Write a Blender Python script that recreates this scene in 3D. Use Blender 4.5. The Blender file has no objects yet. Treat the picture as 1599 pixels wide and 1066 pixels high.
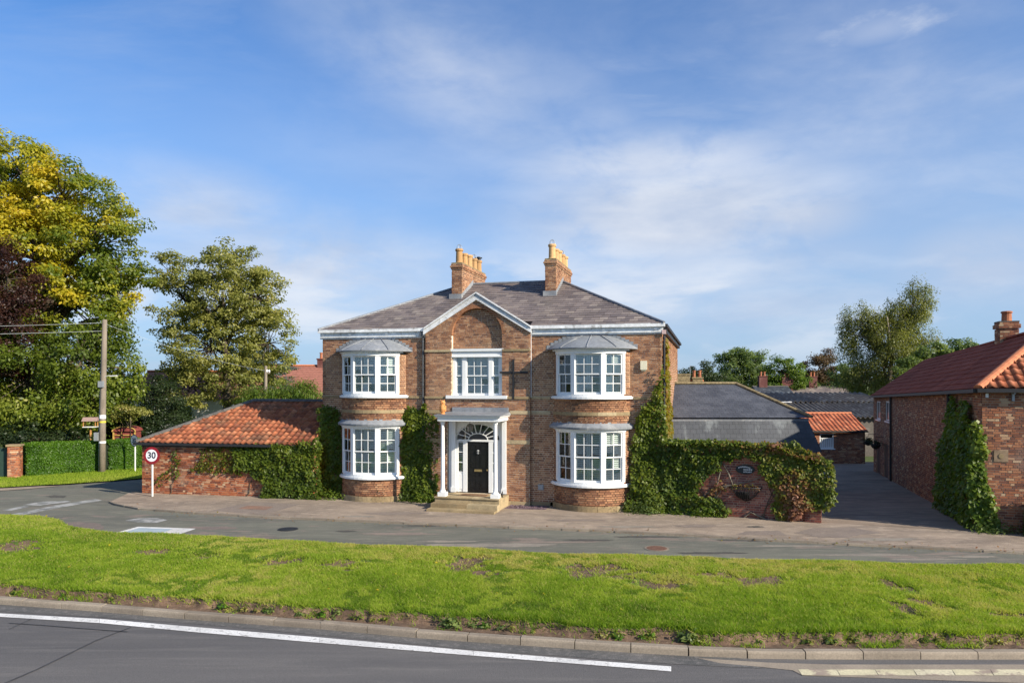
import bpy, math, random
import numpy as np
from mathutils import Vector, Matrix, noise as mnoise, geometry as mgeo
random.seed(7)
RNG = np.random.default_rng(11)
S = bpy.context.scene
COL = S.collection
R = math.radians
# ------------------------------------------------------------------ camera
FPX, CX, CY, CAMZ = 1150.0, 800.0, 598.0, 4.4
cd = bpy.data.cameras.new('camera')
cam = bpy.data.objects.new('camera', cd); COL.objects.link(cam)
cam.location = (0, 0, CAMZ); cam.rotation_euler = (R(90), 0, 0)
cd.sensor_width = 36.0; cd.lens = FPX/1599*36; cd.shift_y = 65/1599
cd.clip_start = 0.1; cd.clip_end = 4000
S.camera = cam
# ------------------------------------------------------------------ light
SUN_AZ, SUN_EL = -35.0, 27.0            # azimuth of the sun from +X, elevation
sdir = Vector((math.cos(R(SUN_AZ))*math.cos(R(SUN_EL)), math.sin(R(SUN_AZ))*math.cos(R(SUN_EL)), math.sin(R(SUN_EL))))
sl = bpy.data.lights.new('sun', 'SUN'); sl.energy = 4.6; sl.angle = R(0.5); sl.color = (1.0, 0.90, 0.75)
so = bpy.data.objects.new('sun', sl); COL.objects.link(so)
so.rotation_euler = sdir.to_track_quat('Z', 'Y').to_euler(); so.location = (30, -20, 30)
S.view_settings.view_transform = 'Standard'; S.view_settings.look = 'None'
S.view_settings.exposure = 0.80; S.view_settings.gamma = 1.0; S.view_settings.use_curve_mapping = False
S.render.engine = 'CYCLES'
S.cycles.max_bounces = 6; S.cycles.transparent_max_bounces = 8; S.cycles.diffuse_bounces = 3
S.cycles.caustics_reflective = False; S.cycles.caustics_refractive = False
S.cycles.use_denoising = True

def nd(nt, typ, ins=None, **props):
    n = nt.nodes.new(typ)
    for k, v in props.items(): setattr(n, k, v)
    for k, v in (ins or {}).items():
        s = n.inputs[k]
        if isinstance(v, bpy.types.NodeSocket): nt.links.new(v, s)
        elif isinstance(v, bpy.types.Node): nt.links.new(v.outputs[0], s)
        else: s.default_value = v
    return n
def mth(nt, op, a, b=0.0, clamp=False):
    return nd(nt, 'ShaderNodeMath', {0: a, 1: b}, operation=op, use_clamp=clamp).outputs[0]
def mixc(nt, fac, a, b, mode='MIX'):
    return nd(nt, 'ShaderNodeMixRGB', {0: fac, 1: a, 2: b}, blend_type=mode).outputs[0]
def ramp(nt, fac, stops, interp='LINEAR'):
    n = nd(nt, 'ShaderNodeValToRGB', {0: fac}); cr = n.color_ramp; cr.interpolation = interp
    while len(cr.elements) < len(stops): cr.elements.new(0.5)
    for e, (p, c) in zip(cr.elements, stops):
        e.position = p; e.color = (c, c, c, 1) if isinstance(c, (int, float)) else (c[0], c[1], c[2], 1)
    return n.outputs[0]
def rng_map(nt, v, a, b, c=0.0, d=1.0, smooth=False):
    return nd(nt, 'ShaderNodeMapRange', {0: v, 1: a, 2: b, 3: c, 4: d}, interpolation_type='SMOOTHSTEP' if smooth else 'LINEAR').outputs[0]
def noi(nt, vec, scale, detail=4.0, rough=0.55, dist=0.0):
    return nd(nt, 'ShaderNodeTexNoise', {'Vector': vec, 'Scale': scale, 'Detail': detail, 'Roughness': rough, 'Distortion': dist}).outputs[0]

def pixdir(px, py):
    return Vector(((px-CX)/FPX, 1.0, (CY-py)/FPX)).normalized()
# ------------------------------------------------------------------ sky
W = bpy.data.worlds.new('World'); S.world = W; W.use_nodes = True
nt = W.node_tree; nt.nodes.clear()
tc = nd(nt, 'ShaderNodeTexCoord').outputs['Generated']
sky = nd(nt, 'ShaderNodeTexSky', sky_type='NISHITA', sun_disc=False, sun_elevation=R(SUN_EL), sun_rotation=R(90-SUN_AZ),
         altitude=0, air_density=1.0, dust_density=0.6, ozone_density=1.6).outputs[0]
sep = nd(nt, 'ShaderNodeSeparateXYZ', {0: tc}); dx, dy, dz = sep.outputs
zz = mth(nt, 'MAXIMUM', dz, 0.0)
den = mth(nt, 'ADD', zz, 0.22)
pu, pv = mth(nt, 'DIVIDE', dx, den), mth(nt, 'DIVIDE', dy, den)
pl = nd(nt, 'ShaderNodeCombineXYZ', {0: pu, 1: pv, 2: 0.0}).outputs[0]
cir_v = nd(nt, 'ShaderNodeMapping', {'Vector': pl, 'Rotation': (0, 0, R(38)), 'Scale': (0.75, 2.1, 1.0), 'Location': (1.7, 0.4, 0)}).outputs[0]
cir = noi(nt, cir_v, 1.15, 9.0, 0.60, 0.5)
big = noi(nt, nd(nt, 'ShaderNodeMapping', {'Vector': pl, 'Location': (4.3, 2.2, 0)}).outputs[0], 0.62, 3.0, 0.5)
cir_f = mth(nt, 'MULTIPLY', rng_map(nt, cir, 0.34, 0.74, 0, 1, True), rng_map(nt, big, 0.34, 0.62, 0.2, 1.0, True))
low_v = nd(nt, 'ShaderNodeMapping', {'Vector': tc, 'Scale': (2.6, 2.6, 8.5), 'Location': (0.9, 0.0, 0.35)}).outputs[0]
low = noi(nt, low_v, 1.2, 8.0, 0.56, 0.15)
low_m = mth(nt, 'MULTIPLY', rng_map(nt, zz, 0.015, 0.09, 0.35, 1, True), rng_map(nt, zz, 0.11, 0.24, 1.0, 0.0, True))
low_f = mth(nt, 'MULTIPLY', rng_map(nt, low, 0.44, 0.64, 0, 1, True), low_m)
fac = mth(nt, 'MAXIMUM', mth(nt, 'MULTIPLY', cir_f, 0.55), mth(nt, 'MULTIPLY', low_f, 0.80))
fine = noi(nt, nd(nt, 'ShaderNodeMapping', {'Vector': tc, 'Scale': (4.2, 4.2, 9.0)}).outputs[0], 1.7, 8.0, 0.58, 0.25)
def blob(px, py, w, h, amp, lo=0.36, hi=0.62, roll=0.0):
    d = pixdir(px, py); az = math.atan2(d.x, d.y)
    a = nd(nt, 'ShaderNodeMath', {0: dx, 1: dy}, operation='ARCTAN2').outputs[0]
    ua = mth(nt, 'SUBTRACT', a, az); ue = mth(nt, 'SUBTRACT', dz, d.z)
    c, s = math.cos(R(roll)), math.sin(R(roll))
    u = mth(nt, 'DIVIDE', mth(nt, 'ADD', mth(nt, 'MULTIPLY', ua, c), mth(nt, 'MULTIPLY', ue, s)), w/FPX)
    v = mth(nt, 'DIVIDE', mth(nt, 'ADD', mth(nt, 'MULTIPLY', ua, -s), mth(nt, 'MULTIPLY', ue, c)), h/FPX)
    r2 = mth(nt, 'ADD', mth(nt, 'MULTIPLY', u, u), mth(nt, 'MULTIPLY', v, v))
    g = mth(nt, 'EXPONENT', mth(nt, 'MULTIPLY', r2, -1.0))
    return mth(nt, 'MULTIPLY', mth(nt, 'MULTIPLY', g, amp), rng_map(nt, fine, lo, hi, 0.50, 1, True))
for b in ((1060, 335, 260, 85, 1.15, 0.30, 0.52), (1010, 260, 240, 55, 0.8, .3, .56), (1240, 335, 110, 48, 1.0, 0.28, .56), (1100, 420, 320, 60, .7, .3, .58), (1385, 45, 90, 22, 0.75, 0.44, 0.58), (1400, 200, 420, 200, 0.42, .3, .7), (700, 110, 330, 110, 0.55, 0.30, 0.66, -28), (900, 180, 200, 80, 0.4, 0.30, 0.66, -28),
          (640, 40, 240, 60, 0.40, 0.3, 0.66, -30), (470, 425, 240, 85, 0.95, 0.28, .56), (300, 330, 160, 60, 0.8, .3, .58), (1545, 410, 130, 60, 0.85, .3, .58), (620, 410, 150, 60, 0.6), (330, 380, 160, 60, .6), (1010, 470, 200, 60, .5, .3, .6), (90, 110, 170, 40, 0.12, 0.3, 0.6), (1200, 480, 280, 45, 0.7, .3, .6), (800, 230, 500, 130, 0.28, .25, .6), (1500, 220, 160, 60, 0.35)):
    fac = mth(nt, 'MAXIMUM', fac, blob(*b))
haze = mth(nt, 'MULTIPLY', rng_map(nt, zz, 0.0, 0.44, 0.92, 0.0, True), 0.80)
cloud_col = mixc(nt, rng_map(nt, low, 0.40, 0.66, 0, 1), (3.3, 3.85, 4.9, 1), (5.2, 5.4, 5.8, 1))
skyb = mixc(nt, 1.0, sky, (.43, .74, 1.10, 1), 'MULTIPLY')
skyc = mixc(nt, haze, skyb, (2.5, 3.4, 4.85, 1))
skyc = mixc(nt, fac, skyc, cloud_col)
bg = nd(nt, 'ShaderNodeBackground', {'Color': skyc, 'Strength': 0.094})
nt.links.new(bg.outputs[0], nd(nt, 'ShaderNodeOutputWorld').inputs[0])

# ------------------------------------------------------------------ helpers
def G(px, py, z=0.0):
    y = FPX*(CAMZ-z)/(py-CY); return ((px-CX)/FPX*y, y, z)
def at(px, py, Y):
    return Vector(((px-CX)/FPX*Y, Y, CAMZ+(CY-py)/FPX*Y))
def smooth01(a, b, x):
    t = min(1, max(0, (x-a)/(b-a))); return t*t*(3-2*t)
def gz(x, y):                                   # the ground falls gently along the yard behind
    return -0.7*min(1, max(0, (y-23.5)/24.0))*smooth01(4.5, 8.5, x)
def tag(o, label=None, cat=None, group=None, kind=None):
    if label: o['label'] = label
    if cat: o['category'] = cat
    if group: o['group'] = group
    if kind: o['kind'] = kind
    return o
def thing(name, label, cat, loc=(0, 0, 0), rz=0.0, group=None):
    o = bpy.data.objects.new(name, None); COL.objects.link(o)
    o.location = loc; o.rotation_euler = (0, 0, rz); o.empty_display_size = 0.2
    return tag(o, label, cat, group)
def link(name, me, parent=None, kind=None, label=None):
    o = bpy.data.objects.new(name, me); COL.objects.link(o)
    if parent is not None: o.parent = parent
    if kind: o['kind'] = kind
    if label: o['label'] = label
    return o
class MB:
    def __init__(s, M=None): s.v = []; s.f = []; s.r = []; s.M = M
    def add(s, verts, faces, rnd=0.0):
        b = len(s.v)
        if s.M is not None: verts = [tuple(s.M @ Vector(p)) for p in verts]
        s.v.extend(verts)
        for f in faces: s.f.append([b+i for i in f]); s.r.append(rnd)
        return s
    def box(s, x0, x1, y0, y1, z0, z1, rnd=0.0):
        return s.add([(x0,y0,z0),(x1,y0,z0),(x1,y1,z0),(x0,y1,z0),(x0,y0,z1),(x1,y0,z1),(x1,y1,z1),(x0,y1,z1)],
              [(0,3,2,1),(4,5,6,7),(0,1,5,4),(1,2,6,5),(2,3,7,6),(3,0,4,7)], rnd)
    def obox(s, o, a, b, c, rnd=0.0):
        o, a, b, c = Vector(o), Vector(a), Vector(b), Vector(c)
        p = [o, o+a, o+a+b, o+b, o+c, o+a+c, o+a+b+c, o+b+c]
        return s.add([tuple(q) for q in p], [(0,3,2,1),(4,5,6,7),(0,1,5,4),(1,2,6,5),(2,3,7,6),(3,0,4,7)], rnd)
    def bar(s, p, q, w, h=None, up=(0, 0, 1)):
        p, q = Vector(p), Vector(q); d = q-p; h = h or w
        sd = d.cross(Vector(up))
        if sd.length < 1e-6: sd = d.cross(Vector((1, 0, 0)))
        sd.normalize(); u = sd.cross(d).normalized()
        return s.obox(p-sd*w/2-u*h/2, d, sd*w, u*h)
    def tube(s, pts, rad, n=8, rnd=0.0):
        pts = [Vector(p) for p in pts]
        if not isinstance(rad, (list, tuple)): rad = [rad]*len(pts)
        vs = []; fs = []
        for i, p in enumerate(pts):
            d = (pts[min(i+1, len(pts)-1)]-pts[max(i-1, 0)]).normalized()
            a = d.cross(Vector((0, 0, 1)))
            if a.length < 0.05: a = d.cross(Vector((1, 0, 0)))
            a.normalize(); b = d.cross(a)
            for k in range(n):
                t = 2*math.pi*k/n; vs.append(tuple(p+(a*math.cos(t)+b*math.sin(t))*rad[i]))
        for i in range(len(pts)-1):
            for k in range(n):
                fs.append((i*n+k, i*n+(k+1)%n, (i+1)*n+(k+1)%n, (i+1)*n+k))
        fs.append(tuple(range(n-1, -1, -1))); fs.append(tuple(range((len(pts)-1)*n, len(pts)*n)))
        return s.add(vs, fs, rnd)
    def lathe(s, prof, c=(0, 0, 0), n=14, rnd=0.0):
        vs = []; fs = []
        for r, z in prof:
            for k in range(n):
                t = 2*math.pi*k/n; vs.append((c[0]+r*math.cos(t), c[1]+r*math.sin(t), c[2]+z))
        for i in range(len(prof)-1):
            for k in range(n):
                fs.append((i*n+k, i*n+(k+1)%n, (i+1)*n+(k+1)%n, (i+1)*n+k))
        fs.append(tuple(range(n-1, -1, -1))); fs.append(tuple(range((len(prof)-1)*n, len(prof)*n)))
        return s.add(vs, fs, rnd)
    def prism(s, poly, z0, z1, rnd=0.0):
        n = len(poly)
        tri = mgeo.tessellate_polygon([[Vector((p[0], p[1], 0)) for p in poly]])
        vs = [(p[0], p[1], z0) for p in poly]+[(p[0], p[1], z1) for p in poly]
        fs = [(i, (i+1) % n, n+(i+1) % n, n+i) for i in range(n)]
        for t in tri: fs.append((t[0]+n, t[1]+n, t[2]+n)); fs.append((t[2], t[1], t[0]))
        return s.add(vs, fs, rnd)
    def arc(s, cx, cy, r0, r1, a0, a1, z0, z1, n=8, rnd=0.0):   # curved block; angle 0 looks to -y
        vs = []; fs = []
        for i in range(n+1):
            a = a0+(a1-a0)*i/n; sx, sy = math.sin(a), -math.cos(a)
            for r in (r0, r1):
                for z in (z0, z1): vs.append((cx+r*sx, cy+r*sy, z))
        for i in range(n):
            b = 4*i; c = b+4
            fs += [(b+2, c+2, c+3, b+3), (b, b+1, c+1, c), (b+1, b+3, c+3, c+1), (b, c, c+2, b+2)]
        fs += [(0, 2, 3, 1), (4*n, 4*n+1, 4*n+3, 4*n+2)]
        return s.add(vs, fs, rnd)
    def build(s, name, mat, parent=None, kind=None, label=None, smooth=False):
        me = bpy.data.meshes.new(name); me.from_pydata(s.v, [], s.f)
        a = me.attributes.new('rnd', 'FLOAT', 'FACE'); a.data.foreach_set('value', np.array(s.r, dtype=np.float32))
        me.materials.append(mat)
        if smooth: me.polygons.foreach_set('use_smooth', [True]*len(me.polygons))
        me.update()
        return link(name, me, parent, kind, label)
def fixn(o):                                     # outward normals
    import bmesh
    bm = bmesh.new(); bm.from_mesh(o.data); bmesh.ops.recalc_face_normals(bm, faces=bm.faces); bm.to_mesh(o.data); bm.free(); return o
def np_mesh(name, V, per, rnd, mat):
    n = len(V); m = n//per
    me = bpy.data.meshes.new(name)
    me.vertices.add(n); me.vertices.foreach_set('co', np.ascontiguousarray(V, dtype=np.float32).ravel())
    me.loops.add(n); me.loops.foreach_set('vertex_index', np.arange(n, dtype=np.int32))
    me.polygons.add(m); me.polygons.foreach_set('loop_start', np.arange(0, n, per, dtype=np.int32))
    me.update(calc_edges=True)
    a = me.attributes.new('rnd', 'FLOAT', 'FACE'); a.data.foreach_set('value', np.asarray(rnd, dtype=np.float32))
    me.materials.append(mat)
    return me
def norm(a): return a/np.maximum(np.linalg.norm(a, axis=1, keepdims=True), 1e-9)
def leaf_quads(P, N, size, droop=0.0, aspect=0.6, fold=0.12):
    n = len(P); N = norm(N)
    t = RNG.normal(size=(n, 3)); t[:, 2] -= droop
    t = norm(t-(t*N).sum(1, keepdims=True)*N); b = np.cross(N, t)
    L = np.asarray(size).reshape(-1, 1)
    V = np.empty((n, 4, 3))
    V[:, 0] = P; V[:, 1] = P+t*L*.5+b*L*aspect*.5+N*L*fold; V[:, 2] = P+t*L; V[:, 3] = P+t*L*.5-b*L*aspect*.5+N*L*fold
    return V.reshape(-1, 3)
def vnoise(P, scale, seed=0.0):                  # smooth value noise per point
    return np.array([mnoise.noise(Vector((p[0]*scale+seed, p[1]*scale-seed, p[2]*scale+2*seed))) for p in P])
def inpoly(pts, poly):
    x, y = pts[:, 0], pts[:, 1]; c = np.zeros(len(pts), bool); j = len(poly)-1
    for i in range(len(poly)):
        xi, yi = poly[i]; xj, yj = poly[j]
        if yi != yj:
            k = ((yi > y) != (yj > y)) & (x < (xj-xi)*(y-yi)/(yj-yi)+xi); c ^= k
        j = i
    return c

# ------------------------------------------------------------------ materials
def newmat(name):
    m = bpy.data.materials.new(name); m.use_nodes = True; nt = m.node_tree; nt.nodes.clear()
    out = nd(nt, 'ShaderNodeOutputMaterial')
    b = nd(nt, 'ShaderNodeBsdfPrincipled'); nt.links.new(b.outputs[0], out.inputs[0])
    return m, nt, b, out
def objco(nt): return nd(nt, 'ShaderNodeNewGeometry').outputs['Position']
def rndv(nt):
    a = nd(nt, 'ShaderNodeAttribute', attribute_name='rnd', attribute_type='GEOMETRY').outputs['Fac']
    b = nd(nt, 'ShaderNodeAttribute', attribute_name='rnd', attribute_type='OBJECT').outputs['Fac']
    return mth(nt, 'ADD', a, b)
def bump(nt, b, h, strength=0.3, dist=0.02):
    nt.links.new(nd(nt, 'ShaderNodeBump', {'Height': h, 'Strength': strength, 'Distance': dist}).outputs[0], b.inputs['Normal'])
def C(nt, b, col): 
    if isinstance(col, bpy.types.NodeSocket): nt.links.new(col, b.inputs['Base Color'])
    else: b.inputs['Base Color'].default_value = (*col, 1)
def plain(name, col, rough=0.6, metal=0.0, var=0.15, scale=6.0, bmp=0.0, spec=0.4):
    m, nt, b, o = newmat(name); p = objco(nt)
    n = noi(nt, p, scale, 6, 0.6)
    d = tuple(c*(1-var) for c in col); l = tuple(min(1, c*(1+var)) for c in col)
    C(nt, b, ramp(nt, n, [(0.3, d), (0.7, l)])); b.inputs['Roughness'].default_value = rough; b.inputs['Metallic'].default_value = metal
    b.inputs['Specular IOR Level'].default_value = spec
    if bmp: bump(nt, b, noi(nt, p, scale*6, 4), bmp, 0.01)
    return m
def tiled(name, stops, lowcol=None, lowscale=0.9, lowamt=0.5, lo=0.5, hi=0.68, rough=0.85, grain=40.0, spec=0.25, streak=False):
    """colour per piece from 'rnd', weathering patches at a larger scale"""
    m, nt, b, o = newmat(name); p = objco(nt)
    c = ramp(nt, rndv(nt), stops)
    g = noi(nt, p, grain, 5, 0.65)
    c = mixc(nt, 1.0, c, ramp(nt, g, [(0.25, 0.72), (0.75, 1.22)]), 'MULTIPLY')
    if lowcol:
        q = nd(nt, 'ShaderNodeMapping', {'Vector': p, 'Scale': (1, 1, 0.45 if streak else 1)}).outputs[0]
        l = noi(nt, q, lowscale, 7, 0.62, 0.3)
        c = mixc(nt, mth(nt, 'MULTIPLY', rng_map(nt, l, lo, hi, 0, 1, True), lowamt), c, (*lowcol, 1))
    w = noi(nt, nd(nt, 'ShaderNodeMapping', {'Vector': p, 'Scale': (1, 1, .4)}).outputs[0], .8, 6, .62, .5)
    c = mixc(nt, 1.0, c, ramp(nt, w, [(.34, .80), (.58, 1.06)]), 'MULTIPLY')
    C(nt, b, c); b.inputs['Roughness'].default_value = rough; b.inputs['Specular IOR Level'].default_value = spec
    bump(nt, b, g, 0.35, 0.004)
    return m
M = {}
M['brick'] = tiled('house_brick', [(0, (.16, .074, .046)), (.2, (.245, .112, .062)), (.5, (.32, .150, .078)), (.8, (.375, .185, .096)), (1, (.45, .255, .14))], (.40, .28, .17), 0.8, 0.30)
M['brick_old'] = tiled('old_brick', [(0, (.13, .045, .03)), (.3, (.25, .078, .038)), (.6, (.35, .10, .04)), (.85, (.40, .15, .065)), (1, (.52, .36, .22))], (.46, .36, .25), 1.3, 0.5, 0.54, 0.66)
M['brick_barn'] = tiled('barn_brick', [(0, (.14, .06, .042)), (.3, (.22, .088, .05)), (.6, (.31, .115, .055)), (.85, (.38, .17, .085)), (1, (.50, .36, .22))], (.30, .20, .15), 0.7, 0.42)
M['brick_garden'] = tiled('garden_brick', [(0, (.12, .045, .04)), (.4, (.22, .075, .055)), (.75, (.30, .10, .065)), (1, (.36, .18, .12))], (.30, .16, .13), 1.0, 0.4)
M['mortar'] = plain('mortar', (.70, .58, .42), .95, var=.25, scale=3, spec=.1)
M['mortar_old'] = plain('old_mortar', (.38, .29, .21), .95, var=.3, scale=2, spec=.1)
M['slate'] = tiled('brown_slate', [(0, (.135, .112, .108)), (.4, (.18, .148, .137)), (.8, (.225, .185, .165)), (1, (.285, .24, .205))], (.25, .215, .175), 1.1, 0.35, rough=.62, spec=.4)
M['slate_blue'] = tiled('blue_slate', [(0, (.066, .070, .082)), (.5, (.078, .083, .096)), (1, (.093, .098, .112))], None, rough=.5, spec=.4)
M['slate_stain'] = tiled('stained_blue_slate', [(0, (.045, .051, .062)), (.5, (.053, .060, .072)), (1, (.063, .071, .084))], (.20, .225, .235), 1.6, 0.6, 0.50, 0.66, rough=.55, spec=.4, streak=True)
M['pantile'] = tiled('orange_pantile', [(0, (.19, .066, .038)), (.25, (.30, .095, .046)), (.6, (.39, .128, .058)), (1, (.47, .19, .095))], (.10, .068, .045), 1.6, 0.62, 0.50, 0.66, rough=.8, spec=.3)
M['pantile_new'] = tiled('bright_pantile', [(0, (.30, .085, .042)), (.5, (.42, .125, .055)), (1, (.52, .20, .10))], (.20, .09, .055), 2.4, 0.55, rough=.75, spec=.3)
M['barn_tile'] = tiled('dark_red_tile', [(0, (.25, .066, .042)), (.5, (.285, .078, .048)), (1, (.32, .094, .058))], (.33, .11, .07), 0.6, 0.25, rough=.92, spec=.08)
M['ridge'] = plain('mossy_ridge', (.20, .16, .085), .9, var=.5, scale=9, bmp=.4)
M['ridge_grey'] = plain('grey_ridge', (.10, .092, .082), .9, var=.4, scale=9, bmp=.4)
M['ridge_orange'] = plain('orange_ridge', (.55, .19, .085), .8, var=.25, scale=8)
M['stone'] = tiled('sandstone', [(0, (.27, .20, .11)), (.5, (.36, .275, .155)), (1, (.46, .37, .23))], (.15, .13, .085), 2.2, 0.55, rough=.9, grain=22)
M['white'] = plain('white_paint', (.78, .79, .78), .38, var=.04, scale=2)
M['white_old'] = tiled('weathered_white_paint', [(0, (.74, .76, .77)), (1, (.80, .81, .81))], (.34, .33, .31), 3.2, 0.75, 0.57, 0.66, rough=.6, grain=8)
M['shutter'] = plain('shutter_white', (.82, .84, .82), .45, var=.03)
M['lead'] = tiled('lead_sheet', [(0, (.20, .215, .235)), (1, (.27, .285, .30))], (.42, .42, .40), 2.5, 0.55, 0.52, 0.7, rough=.6, grain=9, spec=.45)
M['lead_dark'] = plain('dark_lead', (.10, .12, .15), .45, var=.3, scale=4)
M['black'] = plain('black_paint', (.012, .012, .013), .22, var=.2)
M['iron'] = plain('cast_iron', (.022, .022, .024), .5, var=.3, scale=12)
M['grey_pipe'] = plain('grey_pipe', (.09, .095, .10), .5)
M['dark_room'] = plain('dark_room', (.05, .05, .052), .9)  # near-black colour stands in for missing light indoors
M['brass'] = plain('brass', (.55, .40, .18), .3, metal=.8)
M['terracotta_buff'] = tiled('buff_terracotta', [(0, (.47, .27, .115)), (1, (.58, .36, .165))], (.20, .14, .09), 5, 0.5, 0.56, .68, rough=.75, grain=20)
M['terracotta'] = plain('red_terracotta', (.36, .13, .06), .8, var=.3)
M['cream'] = plain('cream_plastic', (.74, .70, .52), .4, var=.04)
M['wood_pole'] = tiled('weathered_pole', [(0, (.22, .185, .14)), (1, (.26, .215, .17))], (.12, .10, .08), 6, 0.5, rough=.9, grain=30, streak=True)
M['bark'] = plain('bark', (.085, .066, .046), .95, var=.4, scale=5, bmp=.6)
M['bark_pale'] = plain('pale_bark', (.17, .145, .11), .95, var=.4, scale=5, bmp=.6)
M['red_sign'] = plain('sign_red', (.24, .012, .02), .45, var=.1)
M['white_sign'] = plain('sign_white', (.78, .79, .80), .4, var=.03)
M['sign_black'] = plain('sign_black', (.02, .022, .05), .5)
M['grey_metal'] = plain('grey_metal', (.30, .32, .33), .5, metal=.3)
M['galv'] = plain('galvanised', (.62, .62, .58), .45, var=.1)
M['red_wood'] = plain('red_timber', (.20, .045, .035), .7, var=.3)
M['yellow_wood'] = plain('yellow_timber', (.42, .27, .07), .7, var=.3)
M['orange_wood'] = plain('orange_timber', (.40, .19, .055), .7, var=.3)
M['owl'] = plain('owl_orange', (.62, .27, .085), .6, var=.3, scale=14)
M['mat'] = plain('coir_mat', (.20, .115, .06), .98, var=.3, scale=30)
M['render_white'] = plain('white_render', (.70, .68, .63), .9, var=.08)
M['red_roof'] = plain('red_roof', (.30, .125, .09), .85, var=.2, scale=5)
M['asbestos'] = tiled('asbestos_sheet', [(0, (.13, .115, .10)), (1, (.17, .15, .13))], (.32, .30, .26), 1.4, 0.6, 0.5, 0.64, rough=.95, grain=10)
M['plaque'] = plain('plaque_dark', (.012, .018, .022), .4, var=.3)
M['rust'] = plain('rusty_iron', (.14, .07, .045), .8, var=.4, scale=15)
M['yellow_sticker'] = plain('yellow_sticker', (.70, .58, .05), .5)
M['glass_green'] = plain('insulator', (.55, .57, .55), .2)
# glass of the windows
m, nt, b, o = newmat('window_glass'); nt.nodes.remove(b)
fr = nd(nt, 'ShaderNodeFresnel', {'IOR': 1.5}).outputs[0]
gl = nd(nt, 'ShaderNodeBsdfGlossy', {'Color': (.95, .97, 1, 1), 'Roughness': 0.02})
tr = nd(nt, 'ShaderNodeBsdfTransparent', {'Color': (.95, .985, .97, 1)})
mx = nd(nt, 'ShaderNodeMixShader', {0: mth(nt, 'ADD', fr, 0.03), 1: tr.outputs[0], 2: gl.outputs[0]})
nt.links.new(mx.outputs[0], o.inputs[0]); M['glass'] = m
def leafmat(name, stops, trans=0.5, rough=0.45, spec=0.4):
    m, nt, b, o = newmat(name)
    c = ramp(nt, rndv(nt), stops); C(nt, b, c); b.inputs['Roughness'].default_value = rough; b.inputs['Specular IOR Level'].default_value = spec
    t = nd(nt, 'ShaderNodeBsdfTranslucent', {'Color': mixc(nt, 1.0, c, (1.25, 1.3, .7, 1), 'MULTIPLY')})
    mx = nd(nt, 'ShaderNodeMixShader', {0: trans, 1: b.outputs[0], 2: t.outputs[0]})
    nt.links.new(mx.outputs[0], o.inputs[0]); return m
M['leaf_yellow'] = leafmat('autumn_leaf', [(0, (.06, .105, .012)), (.35, (.14, .19, .018)), (.62, (.30, .30, .024)), (.85, (.48, .42, .028)), (1, (.58, .44, .03))])
M['leaf_lime'] = leafmat('lime_leaf', [(0, (.065, .10, .012)), (.5, (.155, .205, .02)), (.85, (.28, .31, .045)), (1, (.42, .40, .14))])
M['leaf_copper'] = leafmat('copper_leaf', [(0, (.028, .012, .012)), (.5, (.055, .022, .016)), (1, (.10, .045, .02))])
M['leaf_olive'] = leafmat('olive_leaf', [(0, (.13, .145, .034)), (.5, (.25, .26, .06)), (.85, (.36, .34, .09)), (1, (.38, .26, .11))])
M['leaf_green'] = leafmat('green_leaf', [(0, (.07, .115, .034)), (.5, (.145, .205, .055)), (1, (.25, .30, .085))])
M['leaf_bright'] = leafmat('bright_leaf', [(0, (.06, .12, .015)), (.5, (.14, .21, .025)), (1, (.26, .29, .04))])
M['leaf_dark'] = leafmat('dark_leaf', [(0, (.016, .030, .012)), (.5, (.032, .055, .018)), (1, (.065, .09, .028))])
M['leaf_cedar'] = leafmat('cedar_needle', [(0, (.055, .09, .07)), (1, (.13, .175, .14))], .2)
M['leaf_brown'] = leafmat('russet_leaf', [(0, (.06, .05, .025)), (.5, (.13, .08, .04)), (1, (.20, .12, .055))])
M['leaf_hedge'] = leafmat('hedge_leaf', [(0, (.035, .095, .008)), (.5, (.09, .20, .012)), (1, (.17, .28, .025))])
M['leaf_ivy'] = leafmat('creeper_leaf', [(0, (.05, .085, .012)), (.45, (.115, .165, .018)), (.75, (.21, .245, .028)), (.9, (.32, .31, .035)), (1, (.36, .20, .05))])
M['leaf_vine'] = leafmat('virginia_creeper_leaf', [(0, (.045, .08, .012)), (.3, (.11, .165, .02)), (.55, (.20, .22, .035)), (.75, (.26, .14, .055)), (1, (.36, .17, .11))])
M['leaf_yivy'] = leafmat('yellow_creeper_leaf', [(0, (.06, .09, .012)), (.5, (.16, .17, .02)), (.8, (.26, .19, .025)), (1, (.26, .09, .03))])
M['grass'] = leafmat('grass_blade', [(0, (.09, .165, .016)), (.35, (.21, .32, .022)), (.7, (.35, .43, .05)), (.9, (.46, .44, .11)), (1, (.52, .42, .19))], .5, .6, .2)
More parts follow.
